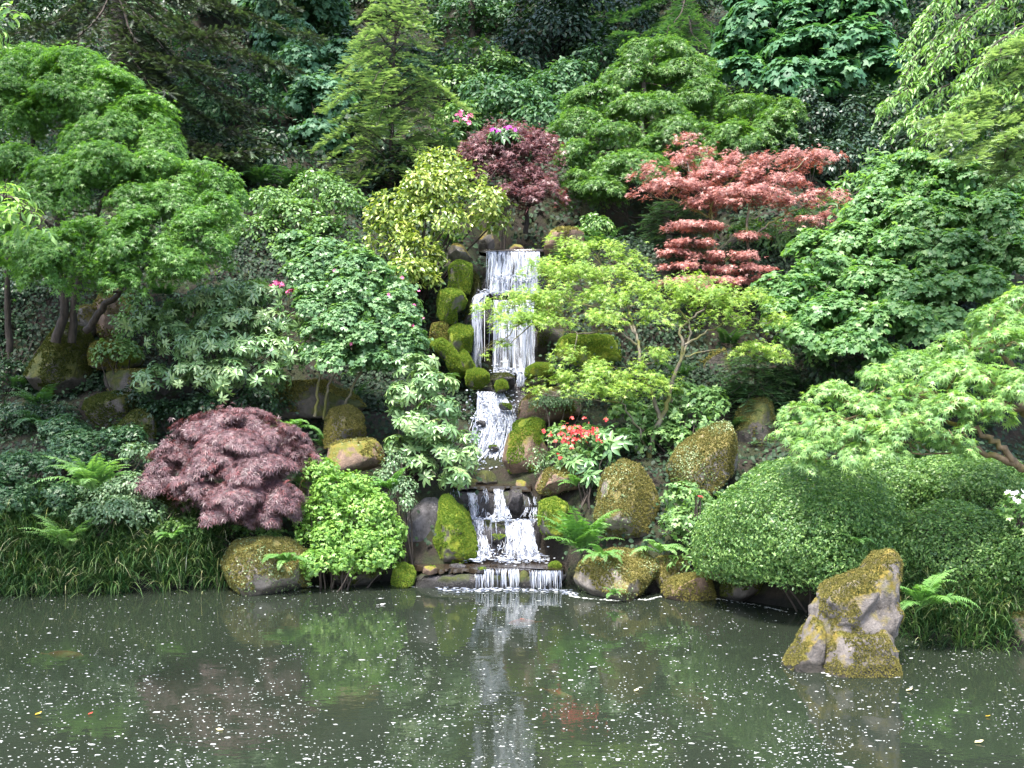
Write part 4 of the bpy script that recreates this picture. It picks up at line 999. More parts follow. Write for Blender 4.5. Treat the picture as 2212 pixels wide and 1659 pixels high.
def fern(label, x, y, d, L, nf, mat, spread=(-180, 180), arch=1.0, rise=(15, 50), cat='fern', group=None, wid=.17):
    b = P(x, y, d); root = thing('fern', label, cat, b, group)
    for i in range(nf):
        a = math.radians(spread[0] + (spread[1] - spread[0]) * (i + R.uniform(.2, .8)) / nf)      # 0 = to the right, -90 = to the camera
        h = np.array((math.cos(a), math.sin(a), 0)); l = L * R.uniform(.75, 1.1)
        th = np.radians(R.uniform(*rise)) + np.linspace(0, 1, 24) ** 1.5 * math.radians(75) * arch * R.uniform(.8, 1.2)
        st = l / 23; p = b + np.cumsum(np.vstack((np.zeros(3), st * (np.sin(th[1:])[:, None] * h + np.cos(th[1:])[:, None] * UP))), 0)
        mb = MB(); tube(mb, p, np.linspace(.006, .0015, 24), 4)
        tg = nrm(np.gradient(p, axis=0)); side = nrm(np.cross(tg, UP)); nn = np.cross(side, tg)
        t = np.linspace(.14, .99, 26)
        q = np.stack([np.interp(t, np.linspace(0, 1, 24), p[:, k]) for k in range(3)], 1)
        f = lambda A: nrm(np.stack([np.interp(t, np.linspace(0, 1, 24), A[:, k]) for k in range(3)], 1))
        ln = l * wid * 1.6 * np.minimum(1, t * 3.2) * (1.04 - t) ** .75 + .004
        rv = R.uniform(.3, .7)
        for sg in (-1, 1):
            scatter(mb, T_NARROW, q, f(nn) + R.normal(size=q.shape) * .12, sg * f(side) + f(tg) * .35 - UP * .12, ln, np.clip(rv + R.normal(0, .1, len(q)), 0, 1))
        mb.build('frond', mat, root)
    return root

def blades(mb, bases, L, w, lean, arch=1.3, segs=5):
    """arching grass blades"""
    n = len(bases); a = R.uniform(0, 2 * math.pi, n) if lean is None else lean + R.normal(0, .9, n)
    h = np.stack((np.cos(a), np.sin(a), 0 * a), 1); sd = np.stack((-np.sin(a), np.cos(a), 0 * a), 1)
    th0 = np.abs(R.normal(.25, .2, n)); k = arch * R.uniform(.6, 1.35, n); l = L * R.uniform(.6, 1.15, n)
    p = bases.copy(); rows = []
    for i in range(segs + 1):
        ww = w * (1 - (i / segs) ** 2 * .92)
        rows += [p - sd * ww, p + sd * ww]
        t = th0 + k * ((i + .5) / segs) ** 1.2
        p = p + (l / segs)[:, None] * (np.sin(t)[:, None] * h + np.cos(t)[:, None] * UP)
    v = np.stack(rows, 1); m = 2 * (segs + 1)
    f = np.array([[2 * i, 2 * i + 1, 2 * i + 3, 2 * i + 2] for i in range(segs)])
    r = np.clip(R.beta(2, 3, n), 0, .7) + (R.random(n) < .10) * .35
    mb.add(v.reshape(-1, 3), (np.arange(n)[:, None, None] * m + f[None]).reshape(-1, 4), np.repeat(np.clip(r, 0, 1), segs))

T_PETAL = t_palm(5, .55, -.25, 144, .95)
def flowers(root, spots, mat, r=.03, name='flower', clus=7):
    """each bloom or truss at (x, y, d) a part of its plant"""
    for x, y, d in spots:
        mb = MB(); c = P(x, y, d); k = R.integers(max(1, clus - 2), clus + 2)
        dv = rand_dir(k); dv[:, 1] = -np.abs(dv[:, 1]); dv[:, 2] = np.abs(dv[:, 2])
        scatter(mb, T_PETAL, c + dv * r * .7, dv + R.normal(size=(k, 3)) * .3, rand_dir(k), r * R.uniform(.6, 1.0, k), R.random(k))
        mb.build(name, mat, root)

def weeper(label, cat, base, stems, lines, mat, bark='bark_dark', leaf=.11, tw=.4, dens=1.0, name='weeping_tree'):
    """arching branches with leafy twigs that hang from them"""
    root = thing(name, label, cat, base); limbs(root, 'trunk', stems, M[bark])
    mbb, mbl = MB(), MB()
    for ln in lines:
        c = spline([P(*p) for p in ln], 20, .015); tube(mbb, c, np.linspace(.022, .004, 20), 5)
        L_ = np.linalg.norm(np.diff(c, axis=0), axis=1).sum(); nt = int(L_ / .055 * dens)
        for _ in range(nt):
            f = R.uniform(.12, 1.0) * 19; i = min(int(f), 18); p0 = c[i] + (c[i + 1] - c[i]) * (f - i); tg = nrm(c[i + 1] - c[i])
            sd = nrm(np.cross(tg, UP)) * R.choice((-1, 1)); l = tw * R.uniform(.5, 1.2) * (1.1 - .45 * f / 19)
            t = np.linspace(0, 1, 7)[:, None]; dr = nrm(tg * .9 + sd * R.uniform(.2, 1.0) + UP * .1)
            q = p0 + dr * l * t - UP * (l * .55 * t ** 2)
            tube(mbb, q, np.linspace(.004, .0015, 7), 4)
            m = max(4, int(l / leaf * 3.6)); ti = R.uniform(.1, 1, m)
            pos = np.stack([np.interp(ti, t[:, 0], q[:, k]) for k in range(3)], 1) + R.normal(size=(m, 3)) * .012
            sg = R.choice((-1, 1), m)[:, None]; s2 = nrm(np.cross(dr, UP))
            scatter(mbl, T_LONG, pos, UP * .8 + s2 * sg * .5 + np.array((0, -.45, 0)) + R.normal(size=(m, 3)) * .3, dr * .6 + s2 * sg * .6 - UP * .75 + R.normal(size=(m, 3)) * .25, leaf * R.uniform(.7, 1.15, m), np.clip(R.normal(.5, .22, m), 0, 1))
    mbb.build('branch', M[bark], root, True); mbl.build('crown', mat, root)
    return root

# ================================================================== planting, back to front
# ivy and low growth that cover the hillside (uncountable)
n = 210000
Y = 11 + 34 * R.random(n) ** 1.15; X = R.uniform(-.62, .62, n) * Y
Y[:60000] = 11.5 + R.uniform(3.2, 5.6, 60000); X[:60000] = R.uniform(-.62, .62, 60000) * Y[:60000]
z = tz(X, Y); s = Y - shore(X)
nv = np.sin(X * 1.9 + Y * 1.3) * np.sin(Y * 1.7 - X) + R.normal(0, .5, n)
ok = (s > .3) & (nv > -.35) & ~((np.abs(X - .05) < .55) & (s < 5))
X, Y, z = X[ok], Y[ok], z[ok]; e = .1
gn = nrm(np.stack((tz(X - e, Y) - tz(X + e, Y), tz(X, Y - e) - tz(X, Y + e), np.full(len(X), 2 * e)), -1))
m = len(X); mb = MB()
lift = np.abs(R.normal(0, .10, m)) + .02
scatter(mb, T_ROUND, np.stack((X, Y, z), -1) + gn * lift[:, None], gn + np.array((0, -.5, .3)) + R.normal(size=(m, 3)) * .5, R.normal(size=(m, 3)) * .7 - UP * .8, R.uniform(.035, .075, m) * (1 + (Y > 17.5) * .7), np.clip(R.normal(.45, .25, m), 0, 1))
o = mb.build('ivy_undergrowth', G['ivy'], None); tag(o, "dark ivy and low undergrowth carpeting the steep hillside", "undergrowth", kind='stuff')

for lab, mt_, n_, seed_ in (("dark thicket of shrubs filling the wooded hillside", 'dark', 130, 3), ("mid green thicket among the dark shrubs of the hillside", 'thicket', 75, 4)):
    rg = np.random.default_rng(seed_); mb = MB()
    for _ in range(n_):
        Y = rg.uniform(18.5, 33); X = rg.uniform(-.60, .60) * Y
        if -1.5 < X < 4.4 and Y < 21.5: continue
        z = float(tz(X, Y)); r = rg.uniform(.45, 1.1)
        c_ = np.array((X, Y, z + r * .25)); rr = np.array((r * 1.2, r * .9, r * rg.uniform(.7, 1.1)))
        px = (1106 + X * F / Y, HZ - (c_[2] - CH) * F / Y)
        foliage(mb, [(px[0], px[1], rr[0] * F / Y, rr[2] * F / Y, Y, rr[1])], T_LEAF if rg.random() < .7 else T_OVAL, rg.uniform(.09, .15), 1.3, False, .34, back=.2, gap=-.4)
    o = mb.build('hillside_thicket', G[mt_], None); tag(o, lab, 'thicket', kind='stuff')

mb = MB(); rg = np.random.default_rng(8)
for _ in range(150):                                                  # fern rosettes on the shaded slope (uncountable)
    Y = 12.2 + 13 * rg.random() ** 1.2; X = rg.uniform(-.58, .58) * Y; s_ = Y - float(shore(X))
    if s_ < 1.0 or (abs(X) < .9 and s_ < 5): continue
    b_ = np.array((X, Y, float(tz(X, Y)))); l = rg.uniform(.3, .6)
    for k in range(7):
        a = rg.uniform(-math.pi, 0); h = np.array((math.cos(a), math.sin(a), 0)); th = rg.uniform(.3, .8) + np.linspace(0, 1, 10) ** 1.4 * 1.3
        p = b_ + np.cumsum(l / 9 * (np.sin(th)[:, None] * h + np.cos(th)[:, None] * UP), 0); tg = nrm(np.gradient(p, axis=0)); sd = nrm(np.cross(tg, UP))
        for sg in (-1, 1):
            for u in (0, .5):
                q = p[1:] * (1 - u) + p[:-1] * u; t = np.linspace(.1, 1, 9)
                scatter(mb, T_NARROW, q, np.cross(sd, tg)[1:], sg * sd[1:] + tg[1:] * .4, l * .24 * (1.06 - t) ** .7, rg.uniform(.2, .8))
o = mb.build('fern_undergrowth', G['fern_dark'], None); tag(o, "scattered dark ferns growing on the shaded slope", "ferns", kind='stuff')

def far_shrub(label, pads, tm=T_LEAF, size=.11, mat='dark', cov=1.5, **kw):
    return shrub(label, pads, tm, size, G[mat], cov=cov, lump=kw.pop('lump', .38), back=.2, **kw)

# dark woodland along the top edge
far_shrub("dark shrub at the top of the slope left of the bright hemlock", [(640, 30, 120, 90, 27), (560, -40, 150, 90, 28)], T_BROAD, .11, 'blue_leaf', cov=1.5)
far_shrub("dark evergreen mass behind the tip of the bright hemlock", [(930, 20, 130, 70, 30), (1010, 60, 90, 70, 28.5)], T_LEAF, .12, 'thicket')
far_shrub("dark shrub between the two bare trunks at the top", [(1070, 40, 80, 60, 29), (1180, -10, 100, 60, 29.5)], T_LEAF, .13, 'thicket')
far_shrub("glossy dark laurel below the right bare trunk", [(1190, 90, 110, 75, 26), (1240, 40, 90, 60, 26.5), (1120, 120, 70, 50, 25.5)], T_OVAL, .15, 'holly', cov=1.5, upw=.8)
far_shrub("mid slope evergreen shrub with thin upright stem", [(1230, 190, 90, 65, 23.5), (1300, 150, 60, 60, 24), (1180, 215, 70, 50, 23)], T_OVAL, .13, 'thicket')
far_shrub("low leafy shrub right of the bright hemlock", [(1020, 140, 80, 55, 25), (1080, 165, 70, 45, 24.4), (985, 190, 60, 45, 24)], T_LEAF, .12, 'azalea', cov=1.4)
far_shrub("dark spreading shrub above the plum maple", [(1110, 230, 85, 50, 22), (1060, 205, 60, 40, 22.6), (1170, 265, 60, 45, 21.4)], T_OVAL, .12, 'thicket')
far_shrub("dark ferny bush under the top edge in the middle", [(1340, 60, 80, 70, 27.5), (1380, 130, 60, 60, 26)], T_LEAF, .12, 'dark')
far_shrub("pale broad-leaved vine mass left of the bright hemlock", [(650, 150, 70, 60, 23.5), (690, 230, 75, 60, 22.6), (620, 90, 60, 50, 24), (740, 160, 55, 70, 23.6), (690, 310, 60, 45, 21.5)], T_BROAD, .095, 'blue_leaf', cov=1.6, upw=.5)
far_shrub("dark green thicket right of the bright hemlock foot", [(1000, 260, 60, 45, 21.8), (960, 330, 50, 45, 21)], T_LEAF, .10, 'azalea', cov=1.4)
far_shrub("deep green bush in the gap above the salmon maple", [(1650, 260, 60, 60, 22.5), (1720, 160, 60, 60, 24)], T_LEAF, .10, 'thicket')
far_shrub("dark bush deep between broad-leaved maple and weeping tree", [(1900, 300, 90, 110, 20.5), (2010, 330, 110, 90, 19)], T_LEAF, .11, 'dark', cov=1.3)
far_shrub("dark undergrowth bush behind the left maple top", [(430, 330, 110, 60, 20.5), (300, 230, 120, 70, 23)], T_LEAF, .10, 'dark', cov=1.2)
far_shrub("shaded hillside bush left of the pale shrub", [(560, 350, 50, 40, 20), (500, 390, 50, 35, 19.5), (625, 350, 55, 40, 19.7), (590, 300, 40, 30, 20.6)], T_LEAF, .10, 'dark', cov=1.2)

def bare_trunk(label, pts, r0, r1, shade_crowns):
    b = P(*pts[0]); root = thing('bare_tree', label, 'tree', b)
    mb = MB(); c = spline([P(*p) for p in pts], 12, .03); tube(mb, c, np.linspace(r0, r1, 12), 9); mb.build('trunk', M['bark_dark'], root, True)
    mb = MB()
    for q, rr in shade_crowns:  # unseen canopy clumps above the frame, added to shade the hillside
        m_ = int(900 * rr[0] * rr[1] / 6); d_ = rand_dir(m_); pos = np.array(q) + d_ * np.array(rr) * R.uniform(.3, 1, (m_, 1)) ** .5
        scatter(mb, T_TRIO, pos, rand_dir(m_) + UP, rand_dir(m_), R.uniform(.25, .42, m_), R.random(m_))
        tube(mt_ := MB(), spline((c[-3], (c[-1] + np.array(q)) / 2, np.array(q)), 8), np.linspace(r1 * .7, .03, 8), 6); mt_.build('branch', M['bark_moss'], root, True)
    mb.build('crown', G['dark'], root)
bare_trunk("straight brown trunk at the top right of the bright hemlock", [(1127, 110, 27.6), (1124, 20, 28), (1118, -420, 28.4)], .12, .10, [((.8, 23.5, 15.8), (2.6, 2.4, .9)), ((3.6, 24.5, 16.6), (2.4, 2.2, .8)), ((6.4, 24, 16.2), (2.2, 2.2, .8)), ((9.5, 23, 15.6), (2.2, 2.4, .8))])
bare_trunk("leaning brown trunk at the top between dark shrubs", [(1030, 95, 28), (1018, 40, 28.2), (1000, -420, 28.6)], .11, .09, [((-2.4, 23.8, 16), (2.2, 2.2, .9)), ((-5.2, 23.2, 15.4), (2.6, 2.6, .9)), ((-8.6, 22.4, 14.8), (2.6, 2.6, .9)), ((-11.5, 21.5, 14), (2.4, 2.6, .9))])

# dusky spruce upper left: long boughs sweeping down to the right
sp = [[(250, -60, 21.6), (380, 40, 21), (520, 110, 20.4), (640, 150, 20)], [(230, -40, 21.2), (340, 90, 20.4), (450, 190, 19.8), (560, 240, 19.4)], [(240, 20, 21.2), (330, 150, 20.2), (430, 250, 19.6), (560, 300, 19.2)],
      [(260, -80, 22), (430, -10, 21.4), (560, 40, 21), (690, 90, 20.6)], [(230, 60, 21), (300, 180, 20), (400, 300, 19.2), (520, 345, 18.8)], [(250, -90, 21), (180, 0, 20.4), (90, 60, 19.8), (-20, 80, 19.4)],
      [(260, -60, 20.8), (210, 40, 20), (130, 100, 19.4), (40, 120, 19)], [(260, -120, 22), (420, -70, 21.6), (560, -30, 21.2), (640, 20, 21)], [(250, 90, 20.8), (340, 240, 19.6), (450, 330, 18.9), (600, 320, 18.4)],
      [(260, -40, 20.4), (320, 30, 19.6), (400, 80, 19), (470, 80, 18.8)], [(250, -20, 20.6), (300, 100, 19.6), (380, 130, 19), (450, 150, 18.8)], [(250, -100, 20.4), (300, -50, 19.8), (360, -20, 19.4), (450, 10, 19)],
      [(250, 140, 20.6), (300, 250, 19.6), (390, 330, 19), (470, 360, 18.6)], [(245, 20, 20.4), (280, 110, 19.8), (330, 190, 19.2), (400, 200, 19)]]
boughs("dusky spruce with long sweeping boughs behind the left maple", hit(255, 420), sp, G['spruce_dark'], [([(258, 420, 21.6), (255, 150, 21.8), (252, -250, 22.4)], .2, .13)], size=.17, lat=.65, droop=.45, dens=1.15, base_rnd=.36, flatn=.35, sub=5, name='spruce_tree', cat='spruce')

# bright hemlock
conifer("bright green young hemlock with layered drooping boughs", hit(845, 430), P(858, -40, 19.3), 2.05, G['hem_light'], 'bark_dark', .17, 15, 5, .5, lowest=.04, up=.36, lat=.36, prof=.62, dens=1.0, cap=1.6, name='hemlock_tree', cat='hemlock', r0=.07)
# conifer boughs along the top right
boughs("green fir with level boughs at the top right of center", hit(1480, 200), [
    [(1480, -40, 24.6), (1400, 10, 24), (1340, 30, 23.6), (1285, 35, 23.4)], [(1480, 0, 24.6), (1420, 60, 23.8), (1370, 75, 23.5), (1320, 78, 23.2)], [(1490, 20, 24.4), (1540, 60, 23.8), (1570, 75, 23.4), (1590, 100, 23.2)],
    [(1480, -60, 24.4), (1540, -20, 24), (1580, 0, 23.6), (1640, 20, 23.2)], [(1480, 40, 24.4), (1450, 90, 23.6), (1420, 105, 23.2), (1380, 108, 23)], [(1485, -20, 24), (1470, 30, 23.2), (1455, 50, 22.8), (1440, 60, 22.5)], [(1485, 40, 24), (1500, 80, 23.2), (1520, 95, 22.8), (1530, 108, 22.6)]],
    G['hem_mid'], [([(1484, 230, 25), (1483, 0, 25), (1480, -200, 25.2)], .14, .1)], size=.15, lat=.6, droop=.3, dens=1.1, name='fir_tree', cat='fir', sub=2)
# broad-leaved maple upper right
tree("broad-leaved maple with big pale lobed leaves at the top right", "maple tree", hit(1760, 260), [([(1765, 270, 22.5), (1760, 150, 22.4), (1740, 20, 22.4), (1720, -80, 22.4)], .09, .04), ([(1760, 150, 22.4), (1820, 60, 22), (1880, 20, 21.6)], .05, .02)],
     [(1650, 30, 95, 28, 22), (1770, 20, 110, 32, 21.6), (1620, 90, 80, 26, 21.6), (1740, 85, 95, 30, 21.2), (1850, 70, 90, 34, 21), (1600, 140, 60, 22, 21.2), (1700, 150, 75, 26, 20.8), (1800, 140, 80, 28, 20.6), (1900, 130, 60, 34, 20.6), (1700, -30, 130, 28, 22), (1860, -10, 100, 32, 21.6), (1770, 185, 55, 20, 20.4)],
     T_BROAD, .12, G['bigleaf'], cov=1.5, lump=.45, flat=.4, droop=.7, upw=.7, sizevar=.35, nt=5)
# dark hollies
far_shrub("dark blue green holly with upright tips, left one", [(1770, 270, 45, 55, 19.6), (1755, 220, 28, 40, 19.7), (1740, 330, 50, 45, 19.2)], T_LEAF, .085, 'holly', cov=1.9, lump=.22, name='holly_bush', cat='holly')
far_shrub("dark blue green holly with pointed top beside the weeping tree", [(1850, 290, 42, 50, 19), (1845, 235, 22, 40, 19.1), (1820, 350, 60, 45, 18.6), (1880, 340, 40, 45, 18.6)], T_LEAF, .085, 'holly', cov=1.9, lump=.22, name='holly_bush', cat='holly')
far_shrub("laurel with upright green leaves behind the salmon maple", [(1850, 420, 60, 50, 17.6), (1780, 470, 60, 50, 17.2), (1890, 370, 40, 40, 18), (1700, 520, 60, 50, 17), (1620, 520, 50, 50, 17)], T_LONG, .14, 'vine', cov=1.7, lump=.25, droop=-.4, name='laurel_bush', cat='laurel')

far_shrub("dark evergreen mass at the top edge behind the weeping tree", [(1960, 10, 130, 80, 25), (2090, 70, 130, 100, 22.5), (2190, 210, 120, 120, 19), (2150, -30, 140, 80, 24)], T_LEAF, .12, 'dark', cov=1.5)
# big green maple right of centre
L_ = [(1420, 100, 90, 28, 20.4), (1360, 160, 80, 30, 20.2), (1480, 150, 80, 30, 20.2), (1300, 215, 90, 34, 19.8), (1400, 225, 90, 34, 19.4), (1530, 200, 80, 34, 19.8), (1620, 225, 80, 32, 19.6), (1240, 260, 65, 32, 19.4), (1330, 290, 80, 32, 19),
      (1480, 270, 90, 32, 19.2), (1590, 290, 85, 30, 19), (1670, 265, 50, 30, 19.2), (1260, 330, 55, 34, 18.8), (1370, 350, 90, 34, 18.6), (1250, 395, 45, 34, 18.4), (1420, 320, 60, 30, 18.8), (1300, 400, 60, 28, 18.2), (1700, 230, 40, 24, 19.3), (1550, 330, 60, 24, 18.8)]
tree("large spreading green maple with layered mounds above the salmon maple", "maple tree", hit(1440, 480), [([(1445, 570, 19.0), (1440, 480, 19.4), (1430, 380, 19.7), (1400, 280, 19.8), (1390, 180, 20)], .11, .05), ([(1430, 380, 19.7), (1520, 290, 19.6), (1620, 270, 19.6)], .07, .03), ([(1425, 370, 19.7), (1330, 330, 19.3), (1250, 320, 19.1)], .06, .02)],
     L_, T_PALM, .068, G['maple_mid'], la=.26, cov=1.8, lump=.34, flat=.5, droop=.55, upw=.65)
# plum maple behind the falls
tree("plum purple maple behind the head of the waterfall", "maple tree", hit(1135, 500), [([(1135, 505, 18.2), (1140, 430, 18.2), (1125, 370, 18.2)], .05, .02), ([(1138, 450, 18.2), (1170, 410, 18.1)], .03, .015)],
     [(1100, 300, 85, 22, 18.3), (1050, 335, 65, 22, 18), (1130, 335, 75, 24, 17.9), (1170, 310, 40, 24, 18.2), (1080, 372, 55, 18, 17.8), (1150, 380, 50, 20, 17.8), (1110, 415, 50, 18, 17.6), (1170, 420, 55, 24, 17.5), (1020, 320, 35, 16, 18.2)], T_PALM, .065, G['plum'], tier=True, cov=1.5, gap=-.35, thick=.5)
rh = shrub("rhododendron with pink trusses left above the plum maple", [(1000, 290, 32, 26, 20.4), (1030, 320, 26, 20, 20.2)], T_WHORL, .17, G['rhodo'], 'rhododendron', 'rhododendron_bush', cov=.9, lump=.2)
flowers(rh, [(990, 252, 20.2), (1003, 262, 20.1), (1015, 253, 20.2), (985, 266, 20.1), (1014, 268, 20.1), (998, 244, 20.3)], G['pink'], .062)
rh = shrub("rhododendron with magenta blooms at the top of the plum maple", [(1085, 300, 34, 18, 17.75)], T_WHORL, .15, G['rhodo'], 'rhododendron', 'rhododendron_bush', cov=.9, lump=.2)
flowers(rh, [(1066, 282, 17.5), (1077, 286, 17.5), (1091, 279, 17.5), (1102, 277, 17.55), (1110, 282, 17.6)], G['magenta'], .05)

# salmon maple
O_ = [(1480, 305, 45, 14, 17), (1520, 335, 70, 14, 16.8), (1600, 345, 60, 14, 16.8), (1470, 350, 75, 14, 16.6), (1410, 375, 55, 13, 16.4), (1560, 380, 90, 15, 16.5), (1640, 385, 70, 15, 16.4), (1460, 405, 90, 13, 16.3), (1400, 412, 45, 9, 16.2), (1600, 420, 100, 15, 16.2),
      (1720, 340, 85, 15, 16.8), (1690, 390, 60, 14, 16.5), (1780, 335, 40, 11, 16.8), (1770, 425, 75, 13, 16.4), (1700, 440, 70, 13, 16.2), (1550, 440, 70, 12, 16), (1790, 470, 50, 10, 16.3), (1740, 478, 60, 10, 16.1), (1500, 488, 70, 7, 16), (1490, 526, 62, 8, 15.9), (1570, 555, 80, 8, 15.8), (1455, 545, 40, 6, 15.9),
      (1480, 578, 70, 8, 15.8), (1610, 580, 60, 7, 15.7), (1510, 608, 95, 8, 15.7), (1630, 606, 60, 8, 15.7), (1620, 510, 40, 8, 15.9), (1520, 620, 40, 8, 15.6)]
tree("salmon red maple with flat layered tiers and thin trunks", "maple tree", hit(1545, 640), [([(1532, 655, 16.3), (1528, 540, 16.3), (1535, 450, 16.4), (1490, 370, 16.6), (1480, 320, 16.9)], .028, .010), ([(1548, 655, 16.3), (1545, 560, 16.2), (1540, 440, 16.3), (1590, 380, 16.5)], .026, .010), ([(1618, 650, 16.2), (1618, 560, 16.1), (1620, 440, 16.3), (1700, 380, 16.6), (1740, 345, 16.8)], .028, .010), ([(1620, 520, 16.1), (1680, 470, 16.2), (1760, 435, 16.4)], .02, .008), ([(1530, 470, 16.3), (1470, 440, 16.3), (1405, 425, 16.2)], .018, .006)],
     O_, T_PALM, .055, G['salmon'], 'bark_grey', tier=True, cov=1.0, gap=.05, gf=11, r0=.010, nt=6)
# blue green fir tiers behind the salmon maple
conifer("low blue green fir below the salmon maple", P(1470, 640, 17.2), P(1450, 430, 17.3), .95, G['hem_blue'], 'bark_dark', .11, 12, 7, .22, name='fir_tree', cat='fir', prof=.35, lat=.5, r0=.04, lowest=.1)
far_shrub("small leafy bush on the rock right of the upper fall", [(1285, 490, 38, 30, 17.3), (1250, 510, 26, 20, 17.1)], T_OVAL, .07, 'azalea', cov=1.8, lump=.14)

# camellia with yellow green leaves left of the falls
Q_ = [(950, 350, 50, 34, 16.5), (1000, 385, 65, 38, 16.3), (930, 410, 70, 45, 16.2), (1030, 440, 65, 42, 16), (860, 450, 65, 42, 16.2), (960, 480, 75, 45, 15.9), (1065, 480, 38, 24, 15.9), (840, 510, 55, 38, 15.9), (895, 545, 55, 42, 15.7), (935, 565, 26, 28, 15.8), (880, 590, 55, 30, 15.6), (915, 605, 34, 22, 15.6), (830, 470, 40, 30, 16.1)]
shrub("yellow green glossy camellia left of the upper fall", Q_, T_OVAL, .08, G['camellia'], 'camellia', 'camellia_bush', base=hit(905, 655), cov=1.5, lump=.26, flat=.6, droop=.5, upw=.55, jit=.6, sr=.02, ns=16)
# paler shrub behind it
shrub("pale green small-leaved shrub left of the camellia", [(590, 440, 55, 40, 17.4), (690, 410, 60, 42, 17.6), (640, 470, 70, 45, 17.1), (740, 440, 50, 40, 17.4), (560, 500, 50, 38, 17), (720, 500, 60, 40, 16.9), (600, 540, 60, 36, 16.8), (680, 560, 50, 30, 16.6)], T_LEAF, .075, G['azalea_soft'], cov=1.7, lump=.22, ns=14)
shrub("dark feathery bush between left maple and pale shrub", [(520, 560, 45, 60, 17), (560, 600, 45, 45, 16.8), (500, 500, 40, 50, 17.4)], T_LACE, .09, G['azalea'], cov=1.6, lump=.2)
shrub("dark leafy bush under the camellia", [(800, 600, 50, 40, 16.1), (860, 650, 55, 30, 15.9), (760, 560, 40, 40, 16.4)], T_LEAF, .08, G['azalea'], cov=1.6, lump=.2)
# strap-leaved plant
rt = thing('strap_leaf_plant', "strap-leaved plant with upright pale green leaves under the left maple", "plant", P(452, 625, 16.4))
mb = MB(); q = P(452, 622, 16.4) + R.normal(size=(46, 3)) * np.array((.08, .08, .01)); blades(mb, q, .55, .022, None, 1.1); mb.build('leaf', G['maple_pale'], rt)

# left maple
A_ = [(60, 140, 95, 62, 14.6), (165, 150, 95, 55, 14.4), (240, 195, 85, 55, 14.2), (315, 255, 75, 52, 14.1), (20, 220, 70, 60, 14.1), (130, 215, 100, 50, 14), (225, 265, 95, 42, 13.9), (345, 300, 48, 36, 13.9),
      (40, 345, 65, 42, 13.5), (125, 385, 78, 60, 13.2), (230, 350, 105, 52, 13.3), (330, 365, 80, 48, 13.4), (430, 385, 85, 50, 13.5), (495, 400, 38, 34, 13.6), (380, 430, 75, 40, 13.2), (20, 440, 60, 45, 12.9), (290, 440, 70, 40, 13.1),
      (180, 530, 118, 66, 12.6), (320, 505, 100, 70, 12.8), (430, 505, 75, 60, 13), (60, 545, 75, 50, 12.5), (400, 570, 70, 40, 12.8), (470, 450, 50, 40, 13.2), (250, 590, 60, 30, 12.5), (-40, 500, 60, 50, 12.8), (-50, 180, 60, 60, 14.4)]
tree("large light green maple with cascading mounds on the left", "maple tree", hit(165, 760), [([(120, 740, 14.4), (140, 660, 14.4), (118, 590, 14.4), (125, 480, 14.4), (70, 330, 14.5), (90, 220, 14.6)], .07, .025), ([(155, 740, 14.5), (165, 620, 14.4), (190, 540, 14.3), (230, 420, 14.2), (280, 320, 14.2)], .06, .02), ([(185, 715, 14.1), (225, 660, 13.9), (262, 630, 13.7), (330, 560, 13.6), (400, 480, 13.6)], .055, .018), ([(125, 480, 14.4), (160, 330, 14.4), (220, 240, 14.3)], .035, .015), ([(128, 500, 14.4), (40, 450, 14), (-20, 400, 13.8)], .035, .015), ([(20, 760, 14.2), (15, 600, 14), (25, 500, 13.8)], .05, .02)],
     A_, T_PALM, .052, G['maple_light'], la=.26, cov=1.8, lump=.30, flat=.5, droop=.6, upw=.6, r0=.016)

# vine maple right
R_ = [(1960, 360, 90, 40, 15.6), (2070, 390, 110, 42, 15.2), (1900, 430, 80, 40, 15.4), (2010, 450, 110, 45, 14.9), (2150, 450, 90, 45, 14.7), (1830, 510, 85, 40, 15), (1940, 520, 100, 42, 14.6), (2060, 530, 110, 45, 14.4), (2180, 540, 70, 45, 14.2), (1770, 570, 80, 38, 14.6), (1880, 590, 100, 42, 14.2), (2000, 610, 110, 42, 14),
      (2110, 600, 90, 45, 13.9), (1720, 620, 70, 36, 14.3), (1810, 660, 90, 38, 13.9), (1930, 680, 100, 40, 13.6), (2030, 690, 90, 40, 13.6), (1690, 660, 50, 30, 14.2), (1730, 710, 65, 30, 13.8), (1840, 730, 80, 28, 13.5), (1940, 760, 60, 22, 13.4), (1750, 520, 60, 34, 15.2), (2150, 380, 80, 40, 15.4), (1670, 610, 40, 26, 14.5)]
tree("broad vine maple with lobed mid green leaves on the right slope", "maple tree", hit(1900, 850), [([(1900, 850, 14.6), (1895, 700, 14.8), (1930, 560, 15), (1960, 420, 15.4)], .06, .025), ([(1905, 830, 14.6), (1980, 700, 14.6), (2060, 580, 14.8), (2120, 440, 15)], .06, .02), ([(1895, 830, 14.6), (1820, 700, 14.5), (1750, 600, 14.8)], .045, .015)],
     R_, T_BROAD, .054, G['vine'], cov=1.6, lump=.28, flat=.32, droop=.55, upw=.7)
